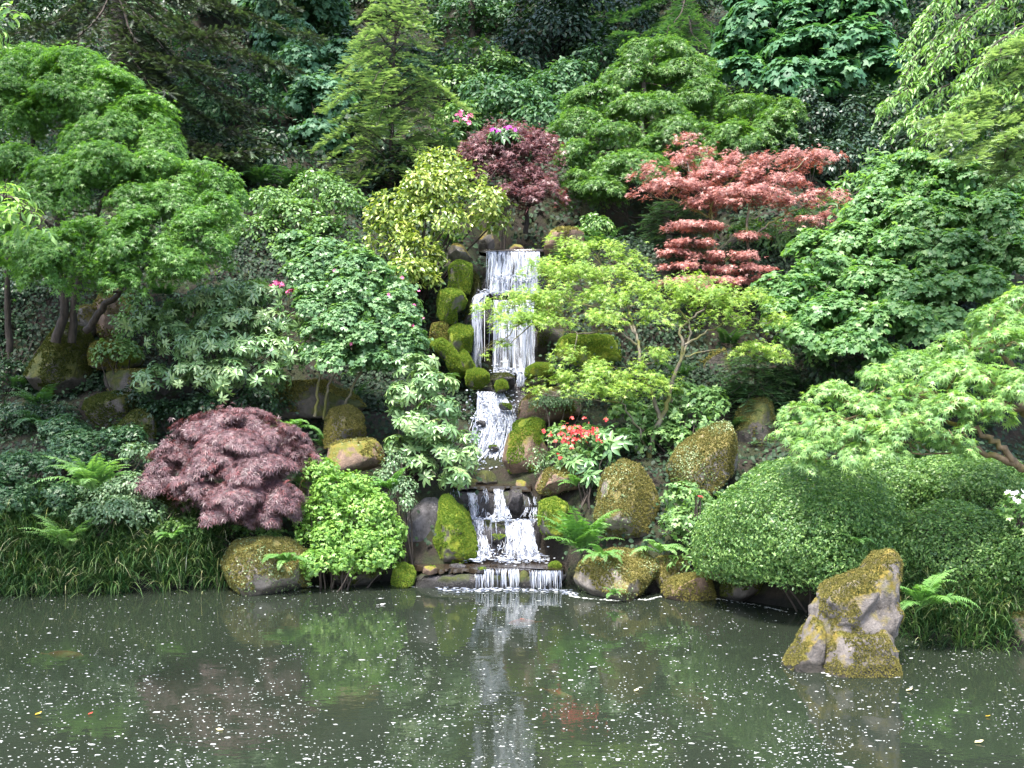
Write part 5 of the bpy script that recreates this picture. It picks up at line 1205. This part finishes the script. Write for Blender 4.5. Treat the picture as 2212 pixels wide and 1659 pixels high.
# weeping tree upper right
KL = [[(2290, 60, 13.4), (2180, 20, 13.2), (2080, 40, 13), (2000, 100, 12.9), (1955, 165, 12.8)], [(2285, 110, 13.3), (2160, 70, 13), (2050, 120, 12.8), (1960, 190, 12.7), (1905, 225, 12.6)], [(2285, 150, 13.2), (2190, 120, 12.9), (2090, 160, 12.7), (2000, 220, 12.5), (1945, 265, 12.4)],
      [(2270, -60, 13.6), (2150, -70, 13.5), (2060, -30, 13.4), (1995, 40, 13.3), (1965, 110, 13.2)], [(2280, 0, 13.4), (2200, -20, 13), (2120, 20, 12.7), (2050, 90, 12.5), (2010, 150, 12.4)], [(2290, 180, 13), (2210, 160, 12.7), (2120, 200, 12.4), (2050, 250, 12.3), (2000, 290, 12.2)],
      [(2290, 60, 13), (2230, 50, 12.5), (2160, 90, 12.2), (2110, 150, 12), (2080, 210, 11.9)], [(2290, 130, 12.8), (2240, 120, 12.3), (2180, 160, 12), (2130, 210, 11.9)], [(2270, -120, 13.4), (2180, -110, 13), (2100, -60, 12.9), (2060, 0, 12.8)], [(2285, 210, 13), (2230, 220, 12.6), (2160, 250, 12.3), (2090, 300, 12.2)]]
weeper("weeping light green tree hanging in from the top right corner", "tree", foot(2300, 700, 13.5), [([(2300, 900, 13.3), (2295, 500, 13.4), (2285, 150, 13.4), (2270, -130, 13.5)], .12, .05)], KL, G['weep'], leaf=.10, tw=.42, dens=1.25)
boughs("weeping hemlock with drooping lime tipped boughs at the right edge", foot(2330, 700, 12.5), [
    [(2330, 90, 12.4), (2210, 190, 12), (2100, 240, 11.8), (1985, 262, 11.6)], [(2330, 140, 12.4), (2220, 230, 12), (2120, 265, 11.7), (2050, 300, 11.5)], [(2330, 190, 12.3), (2240, 260, 11.9), (2160, 300, 11.6), (2080, 345, 11.4)], [(2330, 60, 12.6), (2250, 120, 12.2), (2180, 160, 12), (2090, 220, 11.8)],
    [(2330, 230, 12.2), (2260, 300, 11.9), (2200, 330, 11.6), (2130, 370, 11.4)], [(2340, 0, 12.6), (2260, 60, 12.2), (2200, 90, 12), (2150, 120, 11.8)], [(2340, 270, 12.2), (2270, 330, 11.8), (2220, 360, 11.6), (2180, 385, 11.4)], [(2340, 200, 12), (2270, 240, 11.6), (2220, 270, 11.4), (2170, 300, 11.2)]],
    G['hem_light'], [([(2345, 900, 12.4), (2340, 300, 12.5), (2335, -100, 12.7)], .12, .08)], size=.11, lat=.34, droop=.55, dens=1.7, base_rnd=.62, name='hemlock_tree', cat='hemlock', sub=5)

# delicate lime maple right of the falls
U_ = [(1215, 535, 55, 20, 14.6), (1290, 545, 70, 22, 14.4), (1370, 560, 55, 22, 14.3), (1180, 585, 65, 24, 14.2), (1270, 590, 80, 24, 14.1), (1350, 600, 60, 22, 14), (1110, 640, 60, 22, 13.8), (1060, 665, 40, 18, 13.7), (1160, 650, 60, 22, 13.7), (1230, 640, 60, 22, 13.7), (1120, 690, 70, 18, 13.5), (1200, 690, 50, 18, 13.5),
      (1300, 640, 70, 24, 13.7), (1380, 640, 70, 24, 13.6), (1450, 630, 70, 22, 13.6), (1530, 640, 80, 24, 13.5), (1610, 650, 65, 24, 13.5), (1300, 690, 60, 18, 13.4), (1430, 680, 70, 20, 13.4), (1560, 690, 70, 18, 13.3), (1660, 690, 50, 20, 13.4), (1500, 605, 50, 16, 13.8), (1085, 745, 22, 10, 13.6), (1040, 760, 14, 8, 13.7),
      (1230, 770, 50, 22, 13.3), (1290, 800, 75, 22, 13.2), (1200, 820, 55, 18, 13.2), (1380, 810, 60, 24, 13.2), (1420, 770, 45, 20, 13.3), (1270, 835, 60, 18, 13), (1350, 845, 60, 18, 13), (1440, 830, 50, 20, 13.2), (1640, 755, 60, 14, 13.4), (1680, 770, 35, 12, 13.3), (1160, 845, 35, 14, 13.2)]
tree("delicate lime green maple with slender forked trunk right of the falls", "maple tree", hit(1405, 1008), [([(1400, 1012, 13.3), (1408, 950, 13.3), (1440, 880, 13.3), (1455, 820, 13.3), (1475, 760, 13.35), (1470, 710, 13.4), (1520, 670, 13.5)], .042, .012), ([(1425, 905, 13.3), (1400, 830, 13.3), (1380, 770, 13.35), (1372, 720, 13.5), (1330, 680, 13.7), (1210, 640, 13.8)], .03, .010),
      ([(1375, 745, 13.4), (1330, 715, 13.5), (1260, 720, 13.6), (1200, 705, 13.6), (1130, 690, 13.6)], .016, .006), ([(1475, 770, 13.35), (1490, 700, 13.4), (1440, 650, 13.6)], .018, .007), ([(1478, 745, 13.35), (1540, 710, 13.4), (1610, 680, 13.5)], .018, .006), ([(1372, 720, 13.5), (1350, 650, 13.9), (1300, 590, 14.1)], .018, .007), ([(1405, 1000, 13.3), (1380, 930, 13.25), (1340, 870, 13.1)], .02, .008), ([(1480, 770, 13.35), (1540, 755, 13.4), (1640, 765, 13.4)], .012, .005)],
     U_, T_PALM, .052, G['maple_lime'], 'bark_grey', tier=True, cov=.92, gap=-.05, thick=.45, r0=.009, nt=6)
# hemlock sprays in shade right
conifer("shaded young hemlock right of the pointed boulder", P(1645, 960, 14.2), P(1630, 740, 14.3), .75, G['hem_mid'], 'bark_dark', .10, 12, 7, .3, name='hemlock_tree', cat='hemlock', prof=.4, lat=.45, r0=.035, lowest=.12)
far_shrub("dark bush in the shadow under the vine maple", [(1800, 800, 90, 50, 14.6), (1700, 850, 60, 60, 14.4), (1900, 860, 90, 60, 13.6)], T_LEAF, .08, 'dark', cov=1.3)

far_shrub("dark leafy clumps added for deep shade at the far left under the big maple", [(30, 650, 70, 60, 16), (10, 740, 70, 60, 15.6), (20, 830, 60, 60, 14.9), (-60, 700, 70, 80, 15.5), (130, 620, 60, 40, 16.2), (240, 600, 50, 34, 16.4)], T_LEAF, .06, 'dark', cov=1.6)  # dark leaves put in to stand for the deep shadow under the maple
far_shrub("dark low clumps added as shade left of the shadowed boulders", [(60, 900, 70, 40, 13.9), (-20, 910, 60, 50, 13.7), (130, 900, 40, 30, 14)], T_LEAF, .05, 'dark', cov=1.6)  # added dark foliage that deepens the shadow beside the boulders
# left rhododendron
W_ = [(480, 650, 70, 34, 14), (560, 645, 60, 30, 14), (410, 680, 60, 36, 13.9), (510, 700, 80, 36, 13.7), (590, 700, 55, 36, 13.8), (380, 740, 60, 36, 13.7), (460, 750, 75, 34, 13.5), (550, 760, 70, 34, 13.5), (620, 760, 45, 34, 13.6), (330, 820, 40, 30, 13.4), (420, 805, 55, 28, 13.3), (500, 810, 60, 30, 13.3), (580, 815, 50, 28, 13.3), (340, 690, 50, 34, 14)]
rh = shrub("broad rhododendron with pale whorled leaves behind the purple maple", W_, T_WHORL, .10, G['rhodo_pale'], 'rhododendron', 'rhododendron_bush', base=hit(480, 880), cov=1.15, lump=.24, flat=.6, upw=.35, jit=.35, droop=.1, ns=18, sr=.016, la=.9)
flowers(rh, [(598, 612, 13.9), (588, 620, 13.9), (610, 616, 13.9), (635, 628, 13.8), (648, 625, 13.8), (626, 632, 13.8)], G['pink'], .045, clus=6)
shrub("dark low shrub under the broad rhododendron", [(380, 890, 70, 30, 13.6), (290, 860, 50, 26, 14), (450, 880, 60, 30, 13.5), (560, 860, 60, 30, 13.6)], T_LEAF, .06, G['dark'], cov=1.8, lump=.16)
shrub("thin leafy bush left of the rhododendron in dappled shade", [(300, 700, 60, 40, 14.8), (250, 760, 50, 36, 14.6), (290, 650, 40, 30, 15)], T_LEAF, .06, G['azalea_soft'], cov=1.2, lump=.18)

# tall vine maple with thin stems and pink flowers, left of the falls
X_ = [(640, 520, 50, 26, 14.4), (700, 540, 65, 30, 14.2), (770, 560, 65, 30, 14), (660, 580, 60, 28, 14), (740, 610, 80, 32, 13.7), (830, 600, 60, 30, 13.8), (680, 640, 60, 30, 13.6), (780, 660, 80, 32, 13.5), (860, 650, 50, 30, 13.6), (720, 690, 70, 30, 13.4), (800, 720, 75, 32, 13.3), (870, 705, 45, 30, 13.4), (740, 755, 65, 28, 13.2), (820, 775, 55, 26, 13.2), (690, 735, 45, 26, 13.4), (880, 760, 35, 24, 13.3)]
rh = tree("tall fresh green shrub on thin stems left of the falls", "shrub", hit(720, 900), [([(680, 900, 13.7), (690, 820, 13.7), (720, 700, 13.8), (700, 570, 14)], .022, .008), ([(700, 905, 13.7), (712, 830, 13.6), (760, 720, 13.7), (780, 600, 13.9)], .022, .008), ([(735, 900, 13.6), (770, 820, 13.5), (830, 720, 13.5), (850, 640, 13.6)], .02, .008)],
     X_, T_BROAD, .043, G['shrub_soft'], 'bark_grey', 'tall_shrub', cov=1.5, lump=.2, flat=.5, droop=.45, upw=.75, r0=.009)
flowers(rh, [(690, 690, 13.3), (840, 640, 13.2), (905, 632, 13.2), (895, 660, 13.2), (915, 690, 13.1), (870, 600, 13.3), (800, 590, 13.4), (895, 705, 13.1), (722, 585, 13.5), (760, 745, 13)], G['pink'], .03, clus=3)

# rhododendron in front of the cascade
Y_ = [(900, 795, 50, 30, 13), (935, 830, 60, 32, 12.9), (890, 850, 50, 30, 12.9), (940, 885, 50, 30, 12.7), (900, 920, 55, 30, 12.7), (960, 940, 55, 28, 12.6), (1015, 945, 26, 14, 12.6), (930, 975, 60, 26, 12.6), (1000, 985, 45, 20, 12.5), (970, 1030, 55, 18, 12.4), (900, 1010, 40, 26, 12.6), (870, 960, 40, 26, 12.8), (850, 900, 30, 24, 12.9)]
shrub("rhododendron with long pale leaves reaching over the cascade", Y_, T_WHORL, .105, G['rhodo_pale'], 'rhododendron', 'rhododendron_bush', base=hit(885, 1040), cov=.85, lump=.2, flat=.6, upw=.45, jit=.35, droop=.1, ns=18, sr=.012, la=.9)

# purple laceleaf maple
PL_ = [(510, 900, 110, 34, 12.4), (420, 930, 75, 34, 12.2), (600, 935, 80, 36, 12.2), (500, 950, 100, 34, 11.9), (380, 985, 70, 34, 12), (640, 975, 55, 34, 12.1), (460, 1000, 80, 34, 11.7), (560, 1000, 90, 34, 11.7), (340, 1030, 52, 28, 11.9), (420, 1045, 70, 30, 11.6), (520, 1055, 75, 30, 11.5), (600, 1050, 55, 30, 11.6), (480, 1090, 60, 24, 11.5), (560, 1100, 50, 22, 11.5), (620, 1090, 28, 20, 11.7)]
tree("domed purple laceleaf maple on the left bank", "maple tree", hit(497, 1150), [([(497, 1160, 12.1), (495, 1110, 12.1), (505, 1050, 12.1), (470, 980, 12.1)], .07, .03), ([(505, 1060, 12.1), (570, 1000, 12), (610, 960, 12.1)], .04, .02), ([(500, 1070, 12.1), (420, 1030, 12), (380, 1000, 12)], .04, .015)],
     PL_, T_LACE, .058, G['purple'], stray=.02, cov=2.4, lump=.24, flat=.34, gap=-.35, droop=.95, upw=.5, la=.2, r0=.012, depth=.12)
# bright azalea
shrub("bright lime azalea mound beside the lower cascade", [(690, 1020, 45, 34, 12.2), (740, 1060, 70, 40, 12), (700, 1110, 60, 44, 11.9), (790, 1100, 60, 44, 11.9), (830, 1150, 40, 44, 11.9), (760, 1160, 75, 44, 11.7), (700, 1170, 55, 40, 11.7), (780, 1205, 60, 36, 11.6), (820, 1095, 30, 30, 12), (710, 1212, 60, 30, 11.55), (830, 1200, 36, 36, 11.65)], T_TRIO, .034, G['azalea_lime'], 'azalea', 'azalea_bush', cov=2.2, lump=.15, flat=.7, upw=.7, jit=.5, droop=.1, la=.9)

# clipped azalea mounds on the right
def clipped(label, pads, mat='azalea', size=.0185, cov=2.0, lump=.16, **kw):
    return shrub(label, pads, T_TRIO, size, G[mat], 'azalea', 'clipped_azalea', cov=cov, lump=lump, flat=.45, upw=.45, jit=.75, droop=-.3, la=.9, depth=.10, inner=.3, smooth=True, **kw)
clipped("largest clipped azalea mound rising over the pond, front one", [(1745, 1150, 205, 165, 10.3, 1.0), (1590, 1185, 95, 108, 10.7, .6), (1890, 1215, 95, 100, 10.05, .6)])
clipped("clipped azalea mound at the back under the pale maple", [(1900, 1050, 120, 75, 11.3, .8), (2090, 1045, 150, 68, 10.9, .8)])
clipped("clipped azalea mound at the right edge behind the leaning rock", [(2060, 1195, 150, 112, 9.9, .8), (2215, 1205, 110, 115, 9.5, .8)])
shrub("loose soft green azalea in front of the pointed boulder", [(1480, 1080, 45, 45, 11.9), (1530, 1090, 45, 40, 11.6), (1470, 1130, 45, 36, 11.6), (1540, 1130, 45, 36, 11.4), (1500, 1165, 40, 26, 11.5)], T_TRIO, .05, G['azalea_soft'], 'azalea', 'azalea_bush', cov=1.8, lump=.14, la=.9)
# right pale maple in front
S_ = [(2150, 680, 60, 36, 9.7), (2200, 640, 45, 36, 9.9), (2080, 740, 70, 34, 9.6), (2170, 740, 70, 36, 9.3), (1980, 780, 65, 30, 9.7), (2060, 800, 75, 32, 9.3), (2150, 810, 75, 34, 9), (1900, 815, 60, 28, 9.7), (1800, 850, 60, 30, 9.7), (1870, 870, 65, 30, 9.4), (1960, 850, 75, 32, 9.2), (2050, 870, 75, 32, 8.9), (2140, 880, 60, 26, 8.8), (1730, 885, 50, 28, 9.7), (1700, 925, 40, 26, 9.6), (1790, 910, 60, 28, 9.4), (1870, 930, 65, 28, 9.1), (1960, 920, 70, 28, 8.9), (2040, 940, 60, 24, 8.8),
      (1760, 955, 50, 20, 9.3), (1850, 970, 55, 18, 9.1), (1930, 965, 55, 20, 8.9), (2200, 830, 60, 36, 8.9), (2210, 700, 50, 40, 9.5), (1745, 1000, 35, 16, 9.3)]
tree("pale green spreading maple reaching in from the right edge", "maple tree", foot(2330, 1080, 9.3), [([(2330, 1150, 9.3), (2240, 1040, 9.1), (2205, 1010, 9.05), (2150, 985, 9), (2095, 968, 9)], .055, .02), ([(2205, 1010, 9.05), (2160, 965, 9), (2110, 930, 9), (2000, 900, 9.1), (1880, 890, 9.4)], .035, .012), ([(2330, 1120, 9.4), (2260, 960, 9.3), (2215, 890, 9.2), (2150, 880, 9.1), (2090, 885, 9), (2000, 860, 9.2), (1850, 860, 9.5)], .06, .012), ([(2240, 930, 9.3), (2190, 800, 9.4), (2120, 740, 9.5)], .04, .015)],
     S_, T_PALM7, .056, G['maple_pale'], 'bark_moss', cov=1.75, lump=.19, flat=.45, droop=.6, upw=.6, r0=.011)
# near overhanging boughs at the left edge
nb = tree("near maple bough with pale drooping leaves at the left edge", "maple tree", foot(-700, 1200, 6.5), [([(-700, 1300, 6.5), (-600, 500, 6.6), (-420, 330, 6.7), (-150, 390, 6.7), (40, 430, 6.6)], .12, .012), ([(-640, 600, 6.6), (-560, 200, 7.2), (-420, -150, 9), (-330, -250, 10), (-200, -280, 11.5)], .09, .03), ([(-600, 480, 6.6), (-450, 100, 6.6), (-200, 10, 6.6), (20, 25, 6.6)], .08, .008)],
     [(10, 420, 55, 40, 6.6), (55, 465, 45, 34, 6.5), (-40, 430, 70, 45, 6.7), (90, 490, 22, 16, 6.5), (10, 30, 50, 18, 6.6), (-30, 60, 50, 30, 6.6), (-90, 400, 70, 50, 6.6), (-190, -290, 300, 120, 11.7, 1.7), (-600, -430, 330, 130, 9.8, 1.8), (-330, -420, 330, 110, 12.6, 1.6), (-420, -300, 300, 120, 9.6, 1.7)], T_LONG, .07, G['maple_pale'], cov=1.4, lump=.12, flat=.7, droop=1.2, upw=.3, r0=.008)  # largest pads: unseen crown above the frame, set to shade the left bank

# left bank low plants
shrub("low dark azalea carpet along the left bank", [(60, 1010, 90, 40, 12.2), (170, 1000, 70, 36, 12.3), (20, 1070, 80, 46, 11.9), (110, 1075, 80, 40, 11.9), (180, 960, 70, 34, 12.7), (270, 950, 50, 30, 12.6), (140, 930, 50, 30, 13), (-60, 1040, 80, 60, 12)], T_TRIO, .034, G['azalea_dark'], 'azalea', 'azalea_bush', cov=1.9, lump=.15, la=.9)
shrub("pale flowering ground cover mound left of the purple maple", [(230, 1060, 50, 36, 11.9), (290, 1050, 45, 30, 11.9), (250, 1100, 60, 36, 11.7), (200, 1110, 40, 30, 11.7), (320, 1100, 40, 30, 11.8), (300, 975, 40, 20, 12.3)], T_LEAF, .045, G['cover'], 'ground cover', 'creeper_mound', cov=1.8, lump=.12)
shrub("small green plant under the purple maple near the trunk", [(400, 1140, 60, 26, 11.9), (560, 1150, 60, 18, 12)], T_LEAF, .05, G['azalea'], cov=1.5, lump=.12)
fern("large pale fern left of the purple maple", 200, 1062, 11.35, .66, 19, G['fern_pale'], (-210, 30), 1.0, (8, 50))
fern("pale fern standing in the sedge below the large fern", 150, 1190, 11.5, .62, 10, G['fern_pale'], (-200, 20), .9, (10, 45))
fern("fern growing from the mossy rock under the purple maple", 618, 1215, 11.25, .36, 11, G['fern'], (-200, 20), 1.3, (15, 60))
fern("small fern beside the sedge near the purple trunk", 375, 1165, 11.6, .32, 7, G['fern'], (-180, 20), 1.2, (15, 55))
fern("shaded fern behind the purple maple top", 630, 930, 13.1, .5, 11, G['fern'], (-200, 20), 1.2, (20, 60))
fern("dark fern in the shadow on the far left", 95, 925, 13.6, .6, 10, G['fern_dark'], (-200, 30), 1.1, (20, 60))
fern("fern below the grey boulder left of the cascade", 848, 1060, 12.2, .42, 9, G['fern'], (-200, 20), .9, (10, 60))
fern("big light fern right of the lower cascade", 1255, 1195, 11.6, .74, 15, G['fern'], (-215, 35), .9, (5, 55))
fern("fern on top of the wide mossy rock at the pond edge", 1300, 1205, 11.1, .34, 9, G['fern'], (-190, 10), 1.2, (20, 60))
fern("broad pale fern under the rounded boulder", 1425, 1195, 11.4, .40, 9, G['fern_pale'], (-190, 20), 1.3, (25, 65))
fern("tiny fern low on the wide mossy rock", 1325, 1285, 10.8, .16, 7, G['fern'], (-190, 10), 1.2, (20, 60))
fern("fern leaning out behind the leaning pond rock", 1990, 1310, 8.75, .5, 11, G['fern'], (-170, 60), 1.0, (15, 60))
fern("thin fern frond poking from the front azalea mound", 1850, 1175, 9.35, .22, 5, G['fern'], (-190, 10), 1.2, (20, 60))
fern("dark fern in the gap above the dark-bellied rock", 1245, 1050, 12.5, .3, 7, G['fern'], (-190, 20), 1.1, (20, 60))
fern("fern at the foot of the dark hillside left of the hemlock", 640, 420, 19.3, .9, 12, G['fern_dark'], (-200, 20), 1.1, (10, 55))
fern("fern on the dark slope beside the hemlock boughs", 560, 405, 19.3, .8, 10, G['fern_dark'], (-200, 20), 1.1, (10, 55))

# sedge along the water (uncountable blades)
def sedge(label, x0, x1, nc, per, L, dmax=.55):
    mb = MB()
    for _ in range(nc):
        px = R.uniform(x0, x1); d0 = CH * F / (np.interp(px, _sx2, _sy2) - HZ); dd = d0 + .02 + R.random() ** 1.2 * dmax
        cx = (px - 1106) * dd / F; m = int(per * R.uniform(.6, 1.3)); off = R.normal(size=(m, 2)) * .05
        X, Yy = cx + off[:, 0], dd + off[:, 1]
        b = np.stack((X, Yy, tz(X, Yy) - .01), -1)
        blades(mb, b, L * R.uniform(.8, 1.15), .006, np.arctan2(off[:, 1] - .02, off[:, 0]), 1.7)
    o = mb.build('sedge_grass', G['sedge'], None); tag(o, label, 'grass', kind='stuff')
_sx2 = np.array([-600, -300, 0, 250, 470, 700, 850, 1050, 1220, 1440, 1560, 1700, 1850, 1950, 2050, 2212, 2450], float)
_sy2 = np.array([1340, 1300, 1283, 1278, 1268, 1258, 1256, 1262, 1272, 1282, 1292, 1312, 1345, 1372, 1392, 1405, 1450], float)
sedge("arching sedge fringing the left bank of the pond", -120, 500, 150, 75, .62, dmax=.7)
sedge("dark grassy sedge at the waterline behind the leaning rock", 1935, 2185, 46, 60, .32, dmax=.3)

# right of the falls
rz = shrub("red flowering azalea on the rocks right of the cascade", [(1215, 945, 45, 30, 13.1), (1270, 950, 45, 36, 13), (1225, 985, 50, 26, 12.9), (1290, 990, 40, 26, 12.9)], T_TRIO, .05, G['azalea_soft'], 'azalea', 'azalea_bush', cov=1.3, lump=.14, la=.9)
sp_ = []
for i in range(62):
    x, y = 1240 + R.normal() * 26, 937 + R.normal() * 13
    sp_.append((x, y, 12.62 + R.uniform(-.05, .05)))
for x, y in ((1205, 985), (1212, 992), (1262, 905), (1275, 915), (1285, 930), (1290, 928)): sp_.append((x, y, 12.62))
flowers(rz, sp_, G['red'], .032, clus=2)
rb = shrub("rhododendron with dark drooping leaves above the rounded boulder", [(1260, 1000, 40, 30, 12.6), (1310, 975, 40, 30, 12.6), (1275, 1035, 30, 24, 12.4), (1330, 950, 40, 30, 12.8)], T_WHORL, .15, G['rhodo'], 'rhododendron', 'rhododendron_bush', cov=.7, lump=.2, upw=.8, la=.9, droop=.3)
shrub("soft green azalea mass behind the lime maple trunk", [(1480, 860, 60, 36, 13.7), (1540, 870, 45, 36, 13.6), (1440, 900, 50, 34, 13.6), (1510, 910, 55, 34, 13.4), (1370, 900, 50, 34, 13.6), (1430, 950, 55, 34, 13.3), (1350, 950, 40, 34, 13.4), (1480, 960, 36, 34, 13.2), (1340, 870, 36, 26, 13.8)], T_TRIO, .06, G['azalea_soft'], 'azalea', 'azalea_bush', cov=1.6, lump=.17, la=.9)
shrub("creeping ivy cover on the rock above the red azalea", [(1190, 870, 45, 22, 14), (1160, 990, 26, 30, 13.2), (1180, 1010, 24, 20, 13.1), (1240, 860, 40, 20, 14)], T_LEAF, .04, G['cover'], 'creeper', 'creeper_mound', cov=1.0, lump=.12)
shrub("creeping cover beside the grey boulder left of the cascade", [(850, 1000, 22, 40, 12.4), (870, 1050, 30, 30, 12.2), (830, 1035, 24, 20, 12.3), (880, 1085, 20, 24, 12.1)], T_LEAF, .04, G['cover'], 'creeper', 'creeper_mound', cov=1.3, lump=.1)
shrub("lush low plant at the waterline right of the flat stone", [(1480, 1215, 40, 26, 11.3), (1510, 1190, 30, 24, 11.4)], T_LONG, .07, G['azalea'], 'plant', 'leafy_plant', cov=1.3, lump=.12)
wz = shrub("small azalea with white blooms at the right edge", [(2195, 1092, 40, 30, 8.75, .16)], T_TRIO, .035, G['azalea'], 'azalea', 'azalea_bush', base=P(2205, 1135, 8.95), cov=2.0, lump=.12, la=.9)
flowers(wz, [(2178, 1066, 8.6), (2190, 1068, 8.6), (2203, 1062, 8.6), (2184, 1078, 8.58), (2208, 1074, 8.58), (2196, 1082, 8.58)], G['white'], .028, clus=4)
rs = shrub("sprig of azalea with one red bloom in front of the pointed boulder", [(1512, 1070, 16, 14, 11.35)], T_TRIO, .045, G['azalea_soft'], 'azalea', 'azalea_bush', cov=1.2, lump=.08, la=.9)
flowers(rs, [(1512, 1076, 11.15)], G['red'], .035, clus=3)

# leaves afloat, koi
fl_m = {'yellow': plain("yellow leaf", (.55, .38, .03), .5, .2), 'red': plain("red leaf", (.55, .05, .03), .5, .2), 'pale': plain("pale leaf", (.62, .55, .30), .5, .2), 'white': plain("white blossom", (.85, .85, .84), .5, .2)}
for lab, x, y, c, s in (("yellow leaf floating alone near the left edge of the pond", 75, 1546, 'yellow', .04), ("red leaf floating right of the yellow leaf", 190, 1545, 'red', .028), ("pale curled leaf floating in the middle of the left half of the pond", 466, 1576, 'pale', .055),
                        ("white blossom floating left of the outlet fall", 815, 1308, 'white', .055), ("cream leaf floating just below the leaning rock", 1957, 1494, 'pale', .05), ("cream leaf floating near the bottom right of the pond", 2105, 1606, 'pale', .05), ("small yellow leaf floating right of the leaning rock foot", 2128, 1549, 'yellow', .03), ("tan leaf floating in the pond left of the leaning rock", 1370, 1495, 'pale', .045)):
    d = CH * F / (y - HZ); q = np.array(((x - 1106) * d / F, d, .006)); mb = MB()
    for k in range(3 if c == 'white' else 1):
        scatter(mb, t_oval(.3, .12, -.25), q[None] + R.normal(size=(1, 3)) * np.array((.02, .02, 0)) * (c == 'white'), UP[None] + R.normal(size=(1, 3)) * .1, np.array([[1.0, R.normal() * .5, 0]]), s * (1.2 if k == 0 else .8), .5)
    o = mb.build('floating_leaf' if c != 'white' else 'floating_blossom', fl_m[c], None); tag(o, lab, 'leaf' if c != 'white' else 'blossom', 'leaves floating on the pond')
m, nt, N, L, b = new_mat("koi skin")
tc = N.new("ShaderNodeTexCoord"); nz = N.new("ShaderNodeTexNoise"); nz.inputs["Scale"].default_value = 7; L.new(tc.outputs["Object"], nz.inputs["Vector"])
cr = ramp(N, [(.42, (.50, .07, .015)), (.55, (.6, .14, .03)), (.68, (.7, .5, .36))]); L.new(nz.outputs[0], cr.inputs[0]); L.new(cr.outputs[0], b.inputs["Base Color"]); b.inputs["Roughness"].default_value = .3
M['koi'] = m
def koi(label, x, y, l, yaw, depth=.012):
    d = CH * F / (y - HZ); q = np.array(((x - 1106) * d / F, d, -depth)); root = thing('koi', label, 'fish', q, 'koi in the pond')
    mb = MB(); t = np.linspace(0, 1, 14); ax = np.array((math.cos(yaw), math.sin(yaw), 0)); sd = np.array((-ax[1], ax[0], 0))
    c = q + np.outer((t - .45) * l, ax) + np.outer(.05 * l * np.sin(t * 5), sd)
    r = l * .115 * np.maximum(np.sin(np.clip(t * 1.05 + .05, 0, 1) * math.pi) ** .75, .12); tube(mb, c, r, 10)
    mb.build('body', M['koi'], root, True)
    mb = MB(); e = c[-2]; v = np.array([e, e - ax * -l * .2 + sd * l * .09, e + ax * l * .13, e + ax * l * .2 - sd * l * .09]); v[:, 2] += .004
    mb.add(np.vstack((v, v - (0, 0, .004))), np.array([[0, 1, 2], [0, 2, 3], [4, 6, 5], [4, 7, 6]])); mb.build('tail', M['koi'], root)
    for s in (-1, 1):
        mb = MB(); e = c[4] + sd * s * l * .09; v = np.array([e, e + sd * s * l * .13 + ax * l * .10, e + ax * l * .09]); mb.add(np.vstack((v, v - (0, 0, .003))), np.array([[0, 1, 2], [3, 5, 4]])); mb.build('fin', M['koi'], root)
koi("orange koi near the left side of the pond", 140, 1400, .38, math.pi * .97, .06)
koi("orange and white koi in front of the outlet fall", 1130, 1337, .32, .25, .035)
koi("faint red koi in the middle of the pond", 1205, 1468, .30, 2.4, .11)
